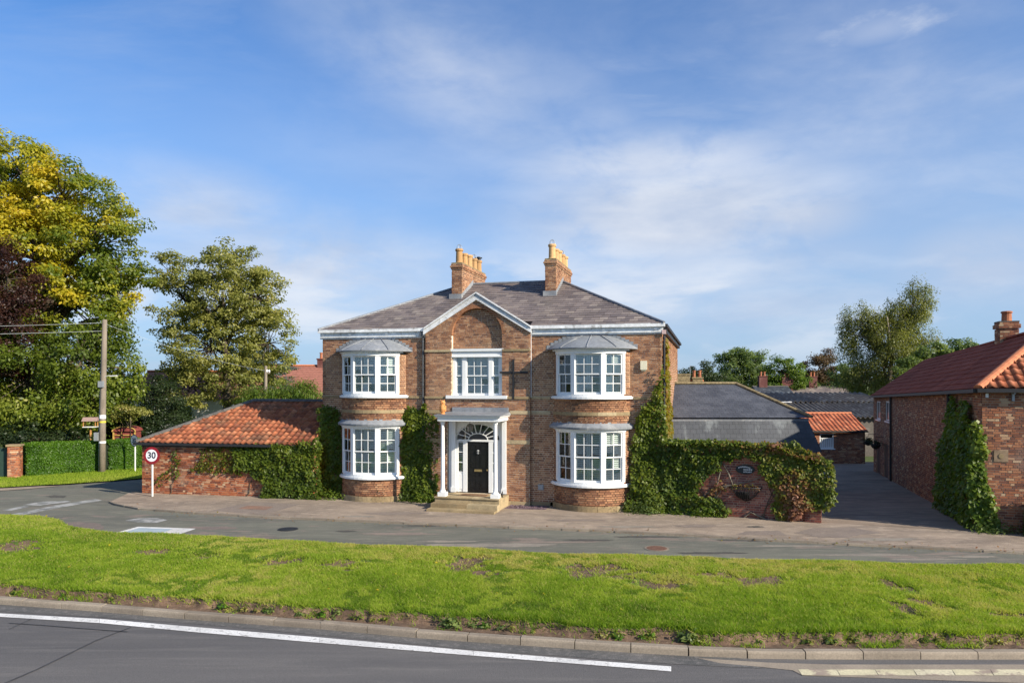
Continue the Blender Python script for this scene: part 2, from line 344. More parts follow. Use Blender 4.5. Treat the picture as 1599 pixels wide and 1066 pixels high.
# ground surfaces
def ground_mat(name, base, dark, light, s1=0.5, s2=5.0, grain=90.0, rough=.9, stretch=(1, 1, 1), bmp=.5, patch=None, rot=0.0):
    m, nt, b, o = newmat(name); p = objco(nt)
    q = nd(nt, 'ShaderNodeMapping', {'Vector': p, 'Scale': stretch, 'Rotation': (0, 0, rot)}).outputs[0]
    a = noi(nt, q, s1, 6, 0.6, 0.4); bb = noi(nt, q, s2, 6, 0.65, 0.2); g = noi(nt, p, grain, 3, 0.7)
    c = mixc(nt, rng_map(nt, a, .35, .68), (*dark, 1), (*base, 1))
    c = mixc(nt, rng_map(nt, bb, .50, .75, 0, .7), c, (*light, 1))
    if patch: c = mixc(nt, rng_map(nt, noi(nt, q, s1*2.3, 8, .68, .8), .55, .63, 0, .85, True), c, (*patch, 1))
    c = mixc(nt, 1.0, c, ramp(nt, g, [(.25, .6), (.75, 1.4)]), 'MULTIPLY')
    C(nt, b, c); b.inputs['Roughness'].default_value = rough; b.inputs['Specular IOR Level'].default_value = .3
    bump(nt, b, g, bmp, .01); return m
M['road'] = ground_mat('main_road_asphalt', (.145, .137, .130), (.090, .087, .088), (.18, .168, .155), .45, 3.2, 75, .85, (.10, 1.25, 1), .8, rot=R(5))
M['margin'] = ground_mat('road_margin_chippings', (.135, .128, .12), (.085, .085, .082), (.25, .23, .21), 1.2, 9.0, 55, .92, bmp=.9)
M['service'] = ground_mat('service_road_asphalt', (.16, .16, .125), (.11, .11, .092), (.24, .22, .175), .6, 3.4, 70, .88, (.35, 1.2, 1), .5, patch=(.22, .175, .145), rot=R(10))
M['pavement'] = ground_mat('pavement_asphalt', (.33, .26, .195), (.20, .16, .125), (.46, .375, .29), .8, 4.0, 80, .92, (.6, 1.2, 1), .5)
M['drive'] = ground_mat('driveway_concrete', (.27, .21, .155), (.16, .125, .095), (.40, .32, .245), .6, 2.6, 60, .97, (.45, 1.4, 1), .35, rot=R(-10))
M['patchdark'] = ground_mat('asphalt_patch', (.235, .19, .155), (.19, .155, .13), (.29, .235, .19), .9, 5, 80)
M['patchrust'] = ground_mat('rusty_patch', (.26, .15, .10), (.20, .13, .10), (.30, .21, .16), 1.2, 5, 80)
M['seal'] = ground_mat('bitumen_patch', (.085, .08, .07), (.065, .062, .056), (.12, .11, .095), .9, 5, 80)
M['worn'] = ground_mat('worn_pale_asphalt', (.27, .235, .19), (.20, .18, .15), (.33, .29, .24), 1.2, 7, 70)
M['patchred'] = ground_mat('brownish_asphalt', (.20, .155, .13), (.15, .125, .11), (.26, .21, .175), .9, 5, 80)
M['kerb'] = tiled('concrete_kerb', [(0, (.24, .20, .155)), (1, (.31, .26, .20))], (.20, .165, .13), 1.3, .5, .5, .7, rough=.92, grain=35)
M['soil'] = ground_mat('bare_soil', (.18, .115, .075), (.09, .058, .038), (.29, .20, .13), 2.0, 9.0, 40, .98, bmp=1.0)
M['turf'] = ground_mat('turf_base', (.10, .155, .016), (.07, .11, .014), (.16, .18, .04), 1.0, 6.0, 60, .98, bmp=.8)
M['field'] = ground_mat('far_ground', (.07, .10, .025), (.05, .07, .02), (.11, .12, .04), .02, .2, 4, .98)
M['line'] = tiled('white_road_paint', [(0, (.66, .65, .62)), (1, (.72, .71, .68))], (.26, .25, .24), 9.0, .8, .56, .66, rough=.7, grain=30)
M['line_worn'] = tiled('worn_white_road_paint', [(0, (.36, .36, .34)), (1, (.44, .43, .41))], (.17, .175, .165), 2.2, .9, .42, .6, rough=.8, grain=25)
M['line_yellow'] = tiled('pale_yellow_road_paint', [(0, (.58, .52, .33)), (1, (.64, .58, .40))], (.32, .25, .20), 2.6, .95, .50, .60, rough=.8, grain=30)
M['panel_blue'] = plain('grey_blue_road_paint', (.33, .40, .44), .8, var=.12, scale=3)
M['tar'] = plain('tar_seam', (.045, .045, .05), .7, var=.3)
M['slate_chips'] = plain('plum_slate_chips', (.16, .11, .13), .8, var=.5, scale=18)
# ------------------------------------------------------------------ brick and tile laying
def pline(p0, p1):
    p0, p1 = Vector(p0), Vector(p1); d = (p1-p0); L = d.length; d.normalize()
    return L, (lambda u: (p0.x+d.x*u, p0.y+d.y*u, d.x, d.y, d.y, -d.x))
def parc(cx, cy, Rr, a0, a1):
    def f(u):
        a = a0+u/Rr; s, c = math.sin(a), math.cos(a)
        return (cx+Rr*s, cy-Rr*c, c, s, s, -c)
    return Rr*(a1-a0), f
def cut(ivs, a, b):
    out = []
    for u0, u1 in ivs:
        if b <= u0 or a >= u1: out.append((u0, u1)); continue
        if a > u0: out.append((u0, a))
        if b < u1: out.append((b, u1))
    return [(p, q) for p, q in out if q-p > 0.012]
def openings(rects, profile=None):
    def f(L, z):
        iv = [(0, L)] if profile is None else profile(L, z)
        for r in rects:
            if r[2] <= z <= r[3]: iv = cut(iv, r[0], r[1])
        return iv
    return f
BH = 0.075
UB = None
def unit_brick():
    global UB
    if UB is None:
        UB = [(-.5, 0, 0), (.5, 0, 0), (.5, 0, 1), (-.5, 0, 1), (-.5, 1, 0), (.5, 1, 0), (.5, 1, 1), (-.5, 1, 1)]
    return UB
BFACES = [(4, 7, 6, 5), (0, 3, 7, 4), (1, 5, 6, 2), (3, 2, 6, 7), (0, 4, 5, 1)]
def lay(path, z0, z1, iv, store, back, seed=0, thick=.12, proud=.010, dev=.004, zbase=None):
    """one course after the other; stretchers and headers; joints stay recessed"""
    L, fn = path; rg = random.Random(seed); k = 0
    z = z0; strips = []
    while z < z1-0.02:
        h = min(BH, z1-z); zm = z+h/2; ivs = iv(L, zm)
        for (u0, u1) in ivs:
            strips.append((u0, u1, z, z+h))
            u = u0-(0.06 if k % 2 else 0.0)-rg.random()*0.02; hd = k % 2 == 0
            while u < u1:
                w = 0.1025 if hd else 0.215
                hd = not hd if rg.random() > .12 else hd
                a, b = max(u, u0), min(u+w, u1)
                if b-a > 0.03:
                    x, y, tx, ty, nx, ny = fn((a+b)/2)
                    pr = proud+rg.uniform(-dev, dev)
                    store.append((x, y, tx, ty, nx, ny, z+.008, b-a-.005, h-.016, pr, rg.random()))
                u += w+0.010
        z += h; k += 1
    # mortar body behind the bricks
    segs = {}
    for u0, u1, za, zb in strips:
        key = (round(u0, 3), round(u1, 3))
        if key in segs and abs(segs[key][-1][1]-za) < 1e-6: segs[key][-1][1] = zb
        else: segs.setdefault(key, []).append([za, zb])
    for (u0, u1), lst in segs.items():
        for za, zb in lst:
            n = max(1, int((u1-u0)/0.25)) if fn(0)[2] != fn(L)[2] else 1
            ps = [fn(u0+(u1-u0)*i/n) for i in range(n+1)]
            vs = []
            for p in ps:
                for d in (0, thick):
                    for zz in (za, zb): vs.append((p[0]-p[4]*d, p[1]-p[5]*d, zz))
            fs = []
            for i in range(n):
                b0 = 4*i; c0 = b0+4
                fs += [(b0, c0, c0+1, b0+1), (b0+2, b0+3, c0+3, c0+2), (b0+1, c0+1, c0+3, b0+3), (b0, b0+2, c0+2, c0)]
            fs += [(0, 1, 3, 2), (4*n, 4*n+2, 4*n+3, 4*n+1)]
            back.add(vs, fs)
def finish_bricks(root, store, mat, n_ind, parent=None, hide=None, Mw=None):
    parent = parent or root
    Mw = Mw or (Matrix.Translation(root.location) @ Matrix.Rotation(root.rotation_euler.z, 4, 'Z'))
    camv = Vector((0, 0, CAMZ))
    def key(s):
        w = Mw @ Vector((s[0], s[1], s[6])); d = camv-w
        face = Mw.to_3x3() @ Vector((s[4], s[5], 0))
        c = face.dot(d.normalized())
        if c < 0.15 or (hide and hide(s)): return 0
        return s[7]*c/d.length
    idx = sorted(range(len(store)), key=lambda i: -key(store[i])) if n_ind else []
    ind = set(idx[:n_ind])
    if n_ind:
        me = bpy.data.meshes.new('brick'); me.from_pydata(unit_brick(), [], BFACES); me.materials.append(mat); me.update()
        for i in idx[:n_ind]:
            x, y, tx, ty, nx, ny, z, w, h, pr, r = store[i]
            o = link('brick', me, parent)
            o.matrix_local = Matrix(((tx*w, nx*pr, 0, x), (ty*w, ny*pr, 0, y), (0, 0, h, z), (0, 0, 0, 1)))
            o['rnd'] = r
    rest = [store[i] for i in range(len(store)) if i not in ind]
    if rest:
        A = np.array(rest); n = len(A); U = np.array(unit_brick())
        t = A[:, 2:4]; nn = A[:, 4:6]
        V = np.empty((n, 8, 3))
        for j in range(8):
            V[:, j, 0] = A[:, 0]+t[:, 0]*A[:, 7]*U[j, 0]+nn[:, 0]*A[:, 9]*U[j, 1]
            V[:, j, 1] = A[:, 1]+t[:, 1]*A[:, 7]*U[j, 0]+nn[:, 1]*A[:, 9]*U[j, 1]
            V[:, j, 2] = A[:, 6]+A[:, 8]*U[j, 2]
        F = np.array(BFACES); Q = V[:, F.ravel(), :].reshape(-1, 3)
        link('brickwork', np_mesh('brickwork', Q, 4, np.repeat(A[:, 10], 5), mat), parent, 'stuff')
def poly_rows(poly, v):
    xs = []
    for i in range(len(poly)):
        (a, b), (c, d) = poly[i], poly[(i+1) % len(poly)]
        if (b > v) != (d > v): xs.append(a+(v-b)/(d-b)*(c-a))
    xs.sort(); return [(xs[i], xs[i+1]) for i in range(0, len(xs)-1, 2)]
def tile_roof(root, O, U, V, poly, w, e, mat, name, n_ind, wavy=False, thick=.012, seed=0, jit=.004, parent=None, lap=.03, stuff_name='tiling'):
    """rows of slates (flat) or pantiles (wavy) laid up a roof plane"""
    O, U, V = Vector(O), Vector(U).normalized(), Vector(V).normalized(); Nn = U.cross(V).normalized()
    if Nn.z < 0: Nn = -Nn
    rg = random.Random(seed); parent = parent or root
    vmax = max(p[1] for p in poly); vmin = min(p[1] for p in poly)
    tiles = []; r = 0; v = vmin
    while v < vmax-.02:
        for (a, b) in poly_rows(poly, min(v+e*.5, vmax-.001)):
            u = a-(w/2 if (r % 2 and not wavy) else 0)
            if wavy: u = math.floor(a/w)*w
            while u < b:
                c, d = max(u, a), min(u+w, b)
                if d-c > .03: tiles.append((c, d-(0 if wavy else .006), v, min(v+e+lap, vmax+.02), rg.random(), rg.uniform(-jit, jit), rg.uniform(0, jit*2)))
                u += w
        v += e; r += 1
    if wavy:
        prof = [(0, .0), (.14, .030), (.30, .052), (.46, .042), (.62, .012), (.80, -.004), (1.0, .004)]
    else: prof = [(0, 0), (1, 0)]
    n = len(prof)
    def shape(W_, H_):
        vs = []
        for q, h in prof:
            vs.append((q*W_, 0, h+thick+.012)); vs.append((q*W_, H_, h+.004))
        for q, h in prof: vs.append((q*W_, 0, h-.004 if wavy else -.002))
        fs = []
        for i in range(n-1):
            fs.append((2*i, 2*i+2, 2*i+3, 2*i+1)); fs.append((2*n+i, 2*n+i+1, 2*i+2, 2*i))
        if not wavy: fs += [(2*n, 0, 1), (2*n+1, 3, 2)]
        return vs, fs
    us, fs = shape(1.0, 1.0)
    Mw = Matrix.Translation(root.location) @ Matrix.Rotation(root.rotation_euler.z, 4, 'Z')
    cv = Vector((0, 0, CAMZ))
    def key(t):
        return -((Mw @ (O+U*t[0]+V*t[2]))-cv).length if (t[1]-t[0]) > w*.5 else -1e9
    order = sorted(range(len(tiles)), key=lambda i: -key(tiles[i])) if n_ind else []
    ind = set(order[:n_ind])
    if n_ind:
        me = bpy.data.meshes.new(name); me.from_pydata(us, [], fs); me.materials.append(mat); me.update()
        if wavy: me.polygons.foreach_set('use_smooth', [i % 2 == 0 and i < 2*(n-1) for i in range(len(fs))])
        for i in order[:n_ind]:
            a, b, v0, v1, rr, j, l = tiles[i]
            o = link(name, me, parent); p = O+U*a+V*(v0+j)+Nn*l
            X, Y, Z = U*(b-a), V*(v1-v0), Nn
            o.matrix_local = Matrix(((X.x, Y.x, Z.x, p.x), (X.y, Y.y, Z.y, p.y), (X.z, Y.z, Z.z, p.z), (0, 0, 0, 1)))
            o['rnd'] = rr
    mb = MB()
    for i, t in enumerate(tiles):
        if i in ind: continue
        a, b, v0, v1, rr, j, l = t; p = O+U*a+V*(v0+j)+Nn*l
        mb.add([tuple(p+U*(x*(b-a))+V*(y*(v1-v0))+Nn*z) for x, y, z in us], fs, rr)
    if mb.v: mb.build(stuff_name, mat, parent, 'stuff')
def capped_ridge(root, a, b, mat, r=.11, seg=.42, name='ridge_tile', drop=.04):
    """half-round ridge tiles along a line, each a piece"""
    a, b = Vector(a), Vector(b); L = (b-a).length; n = max(1, round(L/seg)); d = (b-a)/n
    side = Vector((d.y, -d.x, 0)).normalized(); up = side.cross(d).normalized()
    if up.z < 0: up = -up
    for i in range(n):
        p = a+d*i; q = p+d*.985
        vs = []; m = 7
        for e in (p, q):
            for k in range(m):
                t = math.pi*k/(m-1); vs.append(tuple(e+side*math.cos(t)*r+up*(math.sin(t)*r*.8-drop)))
        fs = [(k, k+1, m+k+1, m+k) for k in range(m-1)]+[tuple(range(m-1, -1, -1)), tuple(range(m, 2*m))]
        MB().add(vs, fs, random.random()).build(name, mat, root)

# ------------------------------------------------------------------ sash windows
def window(parent, M4, w, h, cols, rows, shut=True, lean=0):
    """one sash of glazing bars, its panes and the louvred shutter behind; x along, -y outward"""
    mb = MB(M4); hw = w/2; mid = h*.5
    st = .040
    for (z0, z1, y) in ((mid-.02, h, 0.0), (0, mid+.02, .035)):
        mb.box(-hw, -hw+st, y-.02, y+.02, z0, z1); mb.box(hw-st, hw, y-.02, y+.02, z0, z1)
        mb.box(-hw+st, hw-st, y-.02, y+.02, z1-.045, z1)
        bt = .075 if z0 == 0 else .04
        mb.box(-hw+st, hw-st, y-.02, y+.02, z0, z0+bt)
        r = rows//2
        for k in range(1, cols):
            x = -hw+st+(w-2*st)*k/cols; mb.box(x-.011, x+.011, y-.016, y+.016, z0+bt, z1-.045)
        for k in range(1, r):
            zc = z0+bt+(z1-.045-z0-bt)*k/r
            for c in range(cols):
                x0 = -hw+st+(w-2*st)*c/cols+(.011 if c else 0); x1 = -hw+st+(w-2*st)*(c+1)/cols-(.011 if c < cols-1 else 0)
                mb.box(x0, x1, y-.016, y+.016, zc-.011, zc+.011)
    mb.build('sash', M['white'], parent)
    for (z0, z1, y) in ((mid+.02, h-.045, 0.0), (.075, mid-.025, .035)):
        r = rows//2
        for c in range(cols):
            for k in range(r):
                x0 = -hw+st+(w-2*st)*c/cols; x1 = -hw+st+(w-2*st)*(c+1)/cols
                za = z0+(z1-z0)*k/r; zb = z0+(z1-z0)*(k+1)/r
                tl = random.uniform(-.006, .006); tz = random.uniform(-.006, .006)
                p = MB(M4).add([(x0, y-tl, za-0), (x1, y+tl, za), (x1, y+tl+tz, zb), (x0, y-tl+tz, zb), (x0, y-tl+.004, za), (x1, y+tl+.004, za), (x1, y+tl+tz+.004, zb), (x0, y-tl+tz+.004, zb)],
                    [(0, 1, 2, 3), (5, 4, 7, 6), (0, 4, 5, 1), (1, 5, 6, 2), (2, 6, 7, 3), (3, 7, 4, 0)])
                p.build('pane', M['glass'], parent)
    if shut:
        mb = MB(M4); y = .085; n = 1 if w < .6 else 2
        edges = [-hw+.02+(w-.04)*i/n for i in range(n+1)]
        for i in range(n):
            a, b = edges[i]+.004, edges[i+1]-.004
            mb.box(a, a+.055, y-.014, y+.014, .02, h-.02); mb.box(b-.055, b, y-.014, y+.014, .02, h-.02)
            for zz in (.02, h*.5-.035, h-.10): mb.box(a+.055, b-.055, y-.012, y+.012, zz, zz+.08)
            z = .11; t = .85+lean
            while z < h-.12:
                if not (h*.5-.06 < z < h*.5+.055):
                    s, c = math.sin(t)*.03, math.cos(t)*.03
                    mb.add([(a+.055, y-c, z-s), (b-.055, y-c, z-s), (b-.055, y+c, z+s), (a+.055, y+c, z+s),
                            (a+.055, y-c, z-s+.007), (b-.055, y-c, z-s+.007), (b-.055, y+c, z+s+.007), (a+.055, y+c, z+s+.007)],
                           [(0, 3, 2, 1), (4, 5, 6, 7), (0, 1, 5, 4), (2, 3, 7, 6)])
                z += .066
        mb.build('shutter', M['shutter'], parent)

# ================================================================== THE HOUSE
HA = R(-15)
house = thing('brick_house', 'two storey brick house with two bow-windowed wings, a central gable and white columned porch', 'house', (.59, 26.08, 0), HA)
HM = Matrix.Translation(house.location) @ Matrix.Rotation(HA, 4, 'Z')
HMI = HM.inverted()
XL, XR, GL, GR, CW = -8.17, 4.61, -3.9, .046, .12      # wing ends, gable edges, wing plane
GC = -1.93
EZ = 6.43
DEPTH = 8.8
bays = [(-6.03, 1.30), (2.22, 1.33)]
store = []; back = MB()
P_ = .85
def bayR(hc): return (hc*hc+P_*P_)/(2*P_)
# wings: brick up to the fascia, open behind the bows
for (xa, xb, (bc, hc)) in ((XL, GL, bays[0]), (GR, XR, bays[1])):
    lay(pline((xa, CW), (xb, CW)), .20, 6.16, openings([(bc-hc-xa, bc+hc-xa, 0, 5.5)]), store, back, seed=int(xa*10))
# centre with the arched recess
AR, AS = .95, 6.15
ax = GC-GL
def gprof(L, z):
    lim = (7.43-z)/.606
    iv = [(max(0, ax-lim), min(L, ax+lim))] if z > 6.05 else [(0, L)]
    return iv
def arch_cut(L, z):
    iv = gprof(L, z)
    if 3.92 <= z <= AS: iv = cut(iv, ax-AR, ax+AR)
    elif AS < z < AS+AR+.06:
        q = math.sqrt((AR+.06)**2-(z-AS)**2); iv = cut(iv, ax-q, ax+q)
    if .42 <= z <= 3.10: iv = cut(iv, ax-1.12, ax+1.12)
    return iv
lay(pline((GL, 0), (GR, 0)), .20, 7.42, arch_cut, store, back, seed=5, thick=.14)
for x in (GL, GR):                                # the returns of the projecting centre
    pts = ((x, CW), (x, 0)) if x == GL else ((x, 0), (x, CW))
    lay(pline(*pts), .20, 6.3, openings([]), store, back, seed=9, thick=.05)
# brick in the back of the recess, over the window
def rec(L, z):
    iv = [(0, L)]
    if z > AS: q = math.sqrt(max(0, AR*AR-(z-AS)**2)); iv = [(L/2-q-.02, L/2+q+.02)]
    return iv
lay(pline((GC-AR-.02, .16), (GC+AR+.02, .16)), 5.66, AS+AR-.01, rec, store, back, seed=6, thick=.10)
# side walls
lay(pline((XR, CW), (XR, 13.0)), .0, 6.2, openings([]), store, back, seed=12)
lay(pline((XL, DEPTH), (XL, CW)), .0, 6.2, openings([]), store, back, seed=13)
lay(pline((XR, 13.0), (-.6, 13.0)), .0, 6.2, openings([]), [], back, seed=14)
lay(pline((-.6, 13.0), (-.6, DEPTH)), .0, 6.2, openings([]), [], back, seed=14)
lay(pline((-.6, DEPTH), (XL, DEPTH)), .0, 6.2, openings([]), [], back, seed=14)
# the bows
D = math.pi/180
for bi, (bc, hc) in enumerate(bays):
    Rr = bayR(hc); cyc = CW-P_+Rr; am = math.asin(hc/Rr)
    for (za, zb) in ((.20, .84), (3.03, 3.86)):
        lay(parc(bc, cyc, Rr, -am, am), za, zb, openings([]), store, back, seed=20+bi)
    for (za, zb) in ((.98, 2.84), (3.96, 5.46)):
        for sg in (-1, 1):
            a0, a1 = sorted((sg*51*D, sg*am))
            lay(parc(bc, cyc, Rr, a0, a1), za, zb, openings([]), store, back, seed=24+bi, thick=.10)
    # stone plinth and band, block by block
    for k in range(5):
        a0 = -am+2*am*k/5; a1 = -am+2*am*(k+1)/5
        MB().arc(bc, cyc, Rr-.12, Rr+.045, a0, a1-.006, 0.0, .25, 4, random.random()).build('plinth_stone', M['stone'], house)
        MB().arc(bc, cyc, Rr-.02, Rr+.035, a0, a1-.005, 3.30, 3.42, 4, random.random()).build('band_stone', M['stone'], house)
    # lower lead ledge
    ld = MB(); ld.arc(bc, cyc, Rr-.1, Rr+.16, -am-.04, am+.04, 2.84, 2.88, 16, .2)
    n = 16
    vs = []
    for i in range(n+1):
        a = -am-.04+(2*am+.08)*i/n; s_, c_ = math.sin(a), -math.cos(a)
        for (r_, z_) in ((Rr+.17, 2.88), (Rr+.17, 2.91), (Rr+.012, 3.04), (Rr+.012, 3.08), (Rr-.01, 3.08)): vs.append((bc+r_*s_, cyc+r_*c_, z_))
    ld.add(vs, [(5*i+k, 5*i+5+k, 5*i+6+k, 5*i+1+k) for i in range(n) for k in range(4)], .7)
    ld.build('lead_ledge', M['lead'], house)
    # upper curved lead roof with rolls
    lr = MB(); nu, nv = 20, 9; he = hc+.26; vs = []
    def dome(i, j, lift=0.0):
        v = j/nv; half = he-(he-.60)*v; p = (P_+.20)*(1-v); z = 5.60+.46*min(1, v)**.82+lift
        u = -1+2*i/nu
        if p < .02: return (bc+half*u, CW-.012, z)
        r_ = (half*half+p*p)/(2*p); a = math.asin(min(1, half/r_)) if p < half else math.pi/2
        t = a*u; return (bc+r_*math.sin(t), CW-p+r_-r_*math.cos(t), z)
    for j in range(nv+1):
        for i in range(nu+1): vs.append(dome(i, j))
    lr.add(vs, [(j*(nu+1)+i, j*(nu+1)+i+1, (j+1)*(nu+1)+i+1, (j+1)*(nu+1)+i) for j in range(nv) for i in range(nu)], .4)
    rf = lr.build('bay_roof', M['lead'], house, smooth=True)
    for i in (5, 10, 15):
        MB().tube([dome(i, j, .012) for j in range(nv+1)], .016, 6).build('lead_roll', M['lead'], rf)
    eb = MB(); Re = (he*he+(P_+.2)**2)/(2*(P_+.2)); ae = math.pi-math.asin(he/Re) if (P_+.2) > he else math.asin(he/Re)
    eb.arc(bc, CW-(P_+.2)+Re, Re-.10, Re+.012, -ae, ae, 5.565, 5.598, 22, .1); eb.build('lead_edge', M['lead'], rf)
    st_ = 7                                          # stepped flashing on the wall
    for sg in (-1, 1):
        fl = MB()
        for k in range(st_):
            v = k/st_; half = he-(he-.60)*v; z = 5.60+.46*v**.82
            x0 = bc+sg*half; x1 = bc+sg*(half-.17)
            fl.box(min(x0, x1), max(x0, x1), CW-.024, CW-.011, z, z+.13, .8)
        fl.build('lead_flashing', M['lead'], rf)
    # timber: two windows, one over the other
    for (z0, z1, nm) in ((.98, 2.84, 'lower'), (3.96, 5.56, 'upper')):
        fz1 = z1-(.09 if nm == 'lower' else .16)
        wf = MB()
        wf.arc(bc, cyc, Rr-.16, Rr+.05, -54*D, 54*D, fz1, z1, 18)                       # head
        if nm == 'upper': wf.arc(bc, cyc, Rr-.05, Rr+.11, -58*D, 58*D, z1-.055, z1+.002, 18)
        else: wf.arc(bc, cyc, Rr-.05, Rr+.09, -57*D, 57*D, z1-.03, z1-.002, 18)
        wf.arc(bc, cyc, Rr-.16, Rr+.01, -53*D, 53*D, z0, z0+.06, 18)
        for a in (-51, -20.6, 20.6, 51):
            wd = 2.9 if abs(a) < 30 else 2.3
            wf.arc(bc, cyc, Rr-.15, Rr+.03, (a-wd)*D, (a+wd)*D, z0+.06, fz1, 2)
        wo = fixn(wf.build('window', M['white'], house))
        sill = MB().arc(bc, cyc, Rr-.16, Rr+.11, -(am+.03), am+.03, z0-.10, z0-.03, 20)
        sill.arc(bc, cyc, Rr-.16, Rr+.07, -am, am, z0-.03, z0-.002, 20)
        fixn(sill.build('sill', M['white'], wo))
        for (a, half, cols) in ((-36, 12.6, 2), (0, 17.8, 3), (36, 12.6, 2)):
            ch = 2*Rr*math.sin(half*D); rr = Rr*math.cos(half*D)-.02
            M4 = Matrix.Translation((bc, cyc, z0+.06)) @ Matrix.Rotation(a*D, 4, 'Z') @ Matrix.Translation((0, -rr, 0))
            window(wo, M4, ch, fz1-z0-.06, cols, 4, lean=random.uniform(-.12, .2))
        # near-black sheet behind, standing in for the unlit room
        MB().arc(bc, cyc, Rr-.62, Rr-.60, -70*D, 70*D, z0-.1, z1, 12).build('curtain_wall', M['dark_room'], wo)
# central tripartite window
z0, z1 = 3.96, 5.62
wf = MB(); wl, wr = GC-.93, GC+.93; yf = .10
wf.box(wl-.02, wr+.02, yf-.08, yf+.06, z1-.24, z1-.07); wf.box(wl-.08, wr+.08, yf-.14, yf+.06, z1-.07, z1+.02); wf.box(wl-.02, wr+.02, yf-.05, yf-.08-.03, z1-.30+.02, z1-.24)
for xc, w_ in ((wl+.05, .10), (wr-.05, .10), (GC-.50, .14), (GC+.50, .14)): wf.box(xc-w_/2, xc+w_/2, yf-.03, yf+.09, z0, z1-.24)
wo = fixn(wf.build('window', M['white'], house))
MB().box(wl-.22, wr+.22, -.10, yf+.08, z0-.12, z0).build('sill', M['white'], wo)
for xc, w_, cols in ((GC-.70, .26, 1), (GC, .86, 3), (GC+.70, .26, 1)):
    window(wo, Matrix.Translation((xc, yf+.02, z0)), w_, z1-.24-z0, cols, 4, lean=.1)
MB().box(wl, wr, .62, .64, z0, z1).build('curtain_wall', M['dark_room'], wo)  # dark sheet in place of the unlit room
# arch soffit brick ring (gauged voussoirs) around the recess
for k in range(26):
    a0 = math.pi*k/26; a1 = math.pi*(k+1)/26-.004
    vs = []
    for a in (a0, a1):
        for r_ in (AR, AR+.11):
            for y in (-.011, .15): vs.append((GC-r_*math.cos(a), y, AS+r_*math.sin(a)))
    o = MB().add(vs, [(0, 1, 3, 2), (4, 6, 7, 5), (0, 2, 6, 4), (1, 5, 7, 3), (2, 3, 7, 6), (0, 4, 5, 1)], .35+.25*random.random()).build('voussoir', M['brick'], house)
# stone bands and plinth on the straight walls
def stones(xa, xb, y, z0_, z1_, pr, name, L=.75, deep=.05):
    n = max(1, round((xb-xa)/L))
    for k in range(n):
        MB().box(xa+(xb-xa)*k/n, xa+(xb-xa)*(k+1)/n-.006, y-pr, y+deep, z0_, z1_, random.random()).build(name, M['stone'], house)
for (xa, xb, y) in ((XL-.02, bays[0][0]-1.42, CW), (bays[0][0]+1.42, GL-.03, CW), (GR+.03, bays[1][0]-1.45, CW), (bays[1][0]+1.45, XR+.02, CW)):
    stones(xa, xb, y, 3.84, 3.92, .045, 'band_stone'); stones(xa, xb, y, 3.30, 3.42, .03, 'band_stone'); stones(xa, xb, y, 0, .20, .045, 'plinth_stone')
stones(GL-.02, GC-1.16, 0, 3.84, 3.92, .05, 'band_stone'); stones(GC+1.16, GR+.02, 0, 3.84, 3.92, .05, 'band_stone')
stones(GL-.02, GL+.7, 0, 3.30, 3.42, .035, 'band_stone'); stones(GC+1.24, GR+.02, 0, 3.30, 3.42, .035, 'band_stone')
stones(GL-.02, GC-AR-.015, 0, 5.54, 5.62, .05, 'band_stone'); stones(GC+AR+.015, GR+.02, 0, 5.54, 5.62, .05, 'band_stone')
stones(GL-.01, GC-1.14, 0, 2.24, 2.37, .025, 'band_stone', 1.2); stones(GC+1.14, GR+.01, 0, 2.24, 2.37, .025, 'band_stone', 1.2)
stones(GL-.02, GC-1.2, 0, 0, .20, .05, 'plinth_stone'); stones(GC+1.2, GR+.02, 0, 0, .20, .05, 'plinth_stone')
MB().box(XR-.05, XR+.05, CW+.02, 13.0, 0, .198, .4).build('plinth_stone', M['stone'], house)
fixn(back.build('wall', M['mortar'], house))
finish_bricks(house, store, M['brick'], 300)
# fascia and gutter
for (xa, xb) in ((XL-.06, GL-.005), (GR+.005, XR+.06)):
    MB().box(xa, xb, CW-.09, CW+.02, 6.13, 6.31, .3).build('fascia', M['white_old'], house)
    MB().box(xa-.03, xb+(.03 if xb > 2 else 0), CW-.05, CW+.02, 6.08, 6.13, .3).build('fascia_mould', M['white_old'], house)
    g_ = MB(); g_.box(xa-.06, xb+(.06 if xb > 2 else 0), CW-.18, CW-.02, 6.312, 6.43, .6); g_.build('gutter', M['white_old'], house)
MB().box(XR, XR+.12, CW-.02, 13.1, 6.16, 6.31).build('fascia', M['iron'], house)
MB().box(XR+.02, XR+.2, CW-.02, 13.1, 6.31, 6.41).build('gutter', M['iron'], house)
for xx in (XL+.06, XL+1.2, XL+2.7, XL+4.0, GR+.15, GR+1.2, GR+2.6, XR-.2):
    MB().box(xx-.05, xx+.05, CW-.125, CW-.09, 6.22, 6.31, .1).build('gutter_bracket', M['white_old'], house)
# main roof body and slates
ex0, ex1, ey0 = XL-.10, XR+.10, CW-.17
rx0, rx1, ry, rz = -3.85, .30, 4.45, 8.56
ey1 = 2*ry-ey0
ez = 6.40
rb = MB(); vv = [(ex0, ey0, ez), (ex1, ey0, ez), (ex1, ey1, ez), (ex0, ey1, ez), (rx0, ry, rz), (rx1, ry, rz)]
yg = .45; zg = ez+(yg-ey0)*(rz-ez)/(ry-ey0)
vv += [(GL-.02, ey0, ez), (GL-.02, yg, zg), (GR+.02, yg, zg), (GR+.02, ey0, ez), (GL-.02, yg, ez), (GR+.02, yg, ez)]
rb.add(vv, [(0, 6, 7, 4), (7, 8, 5, 4), (8, 9, 1, 5), (1, 2, 5), (2, 3, 4, 5), (3, 0, 4), (0, 10, 6), (0, 3, 10), (3, 2, 11, 10), (2, 1, 11), (1, 9, 11), (6, 10, 7), (9, 8, 11), (7, 10, 11, 8)])
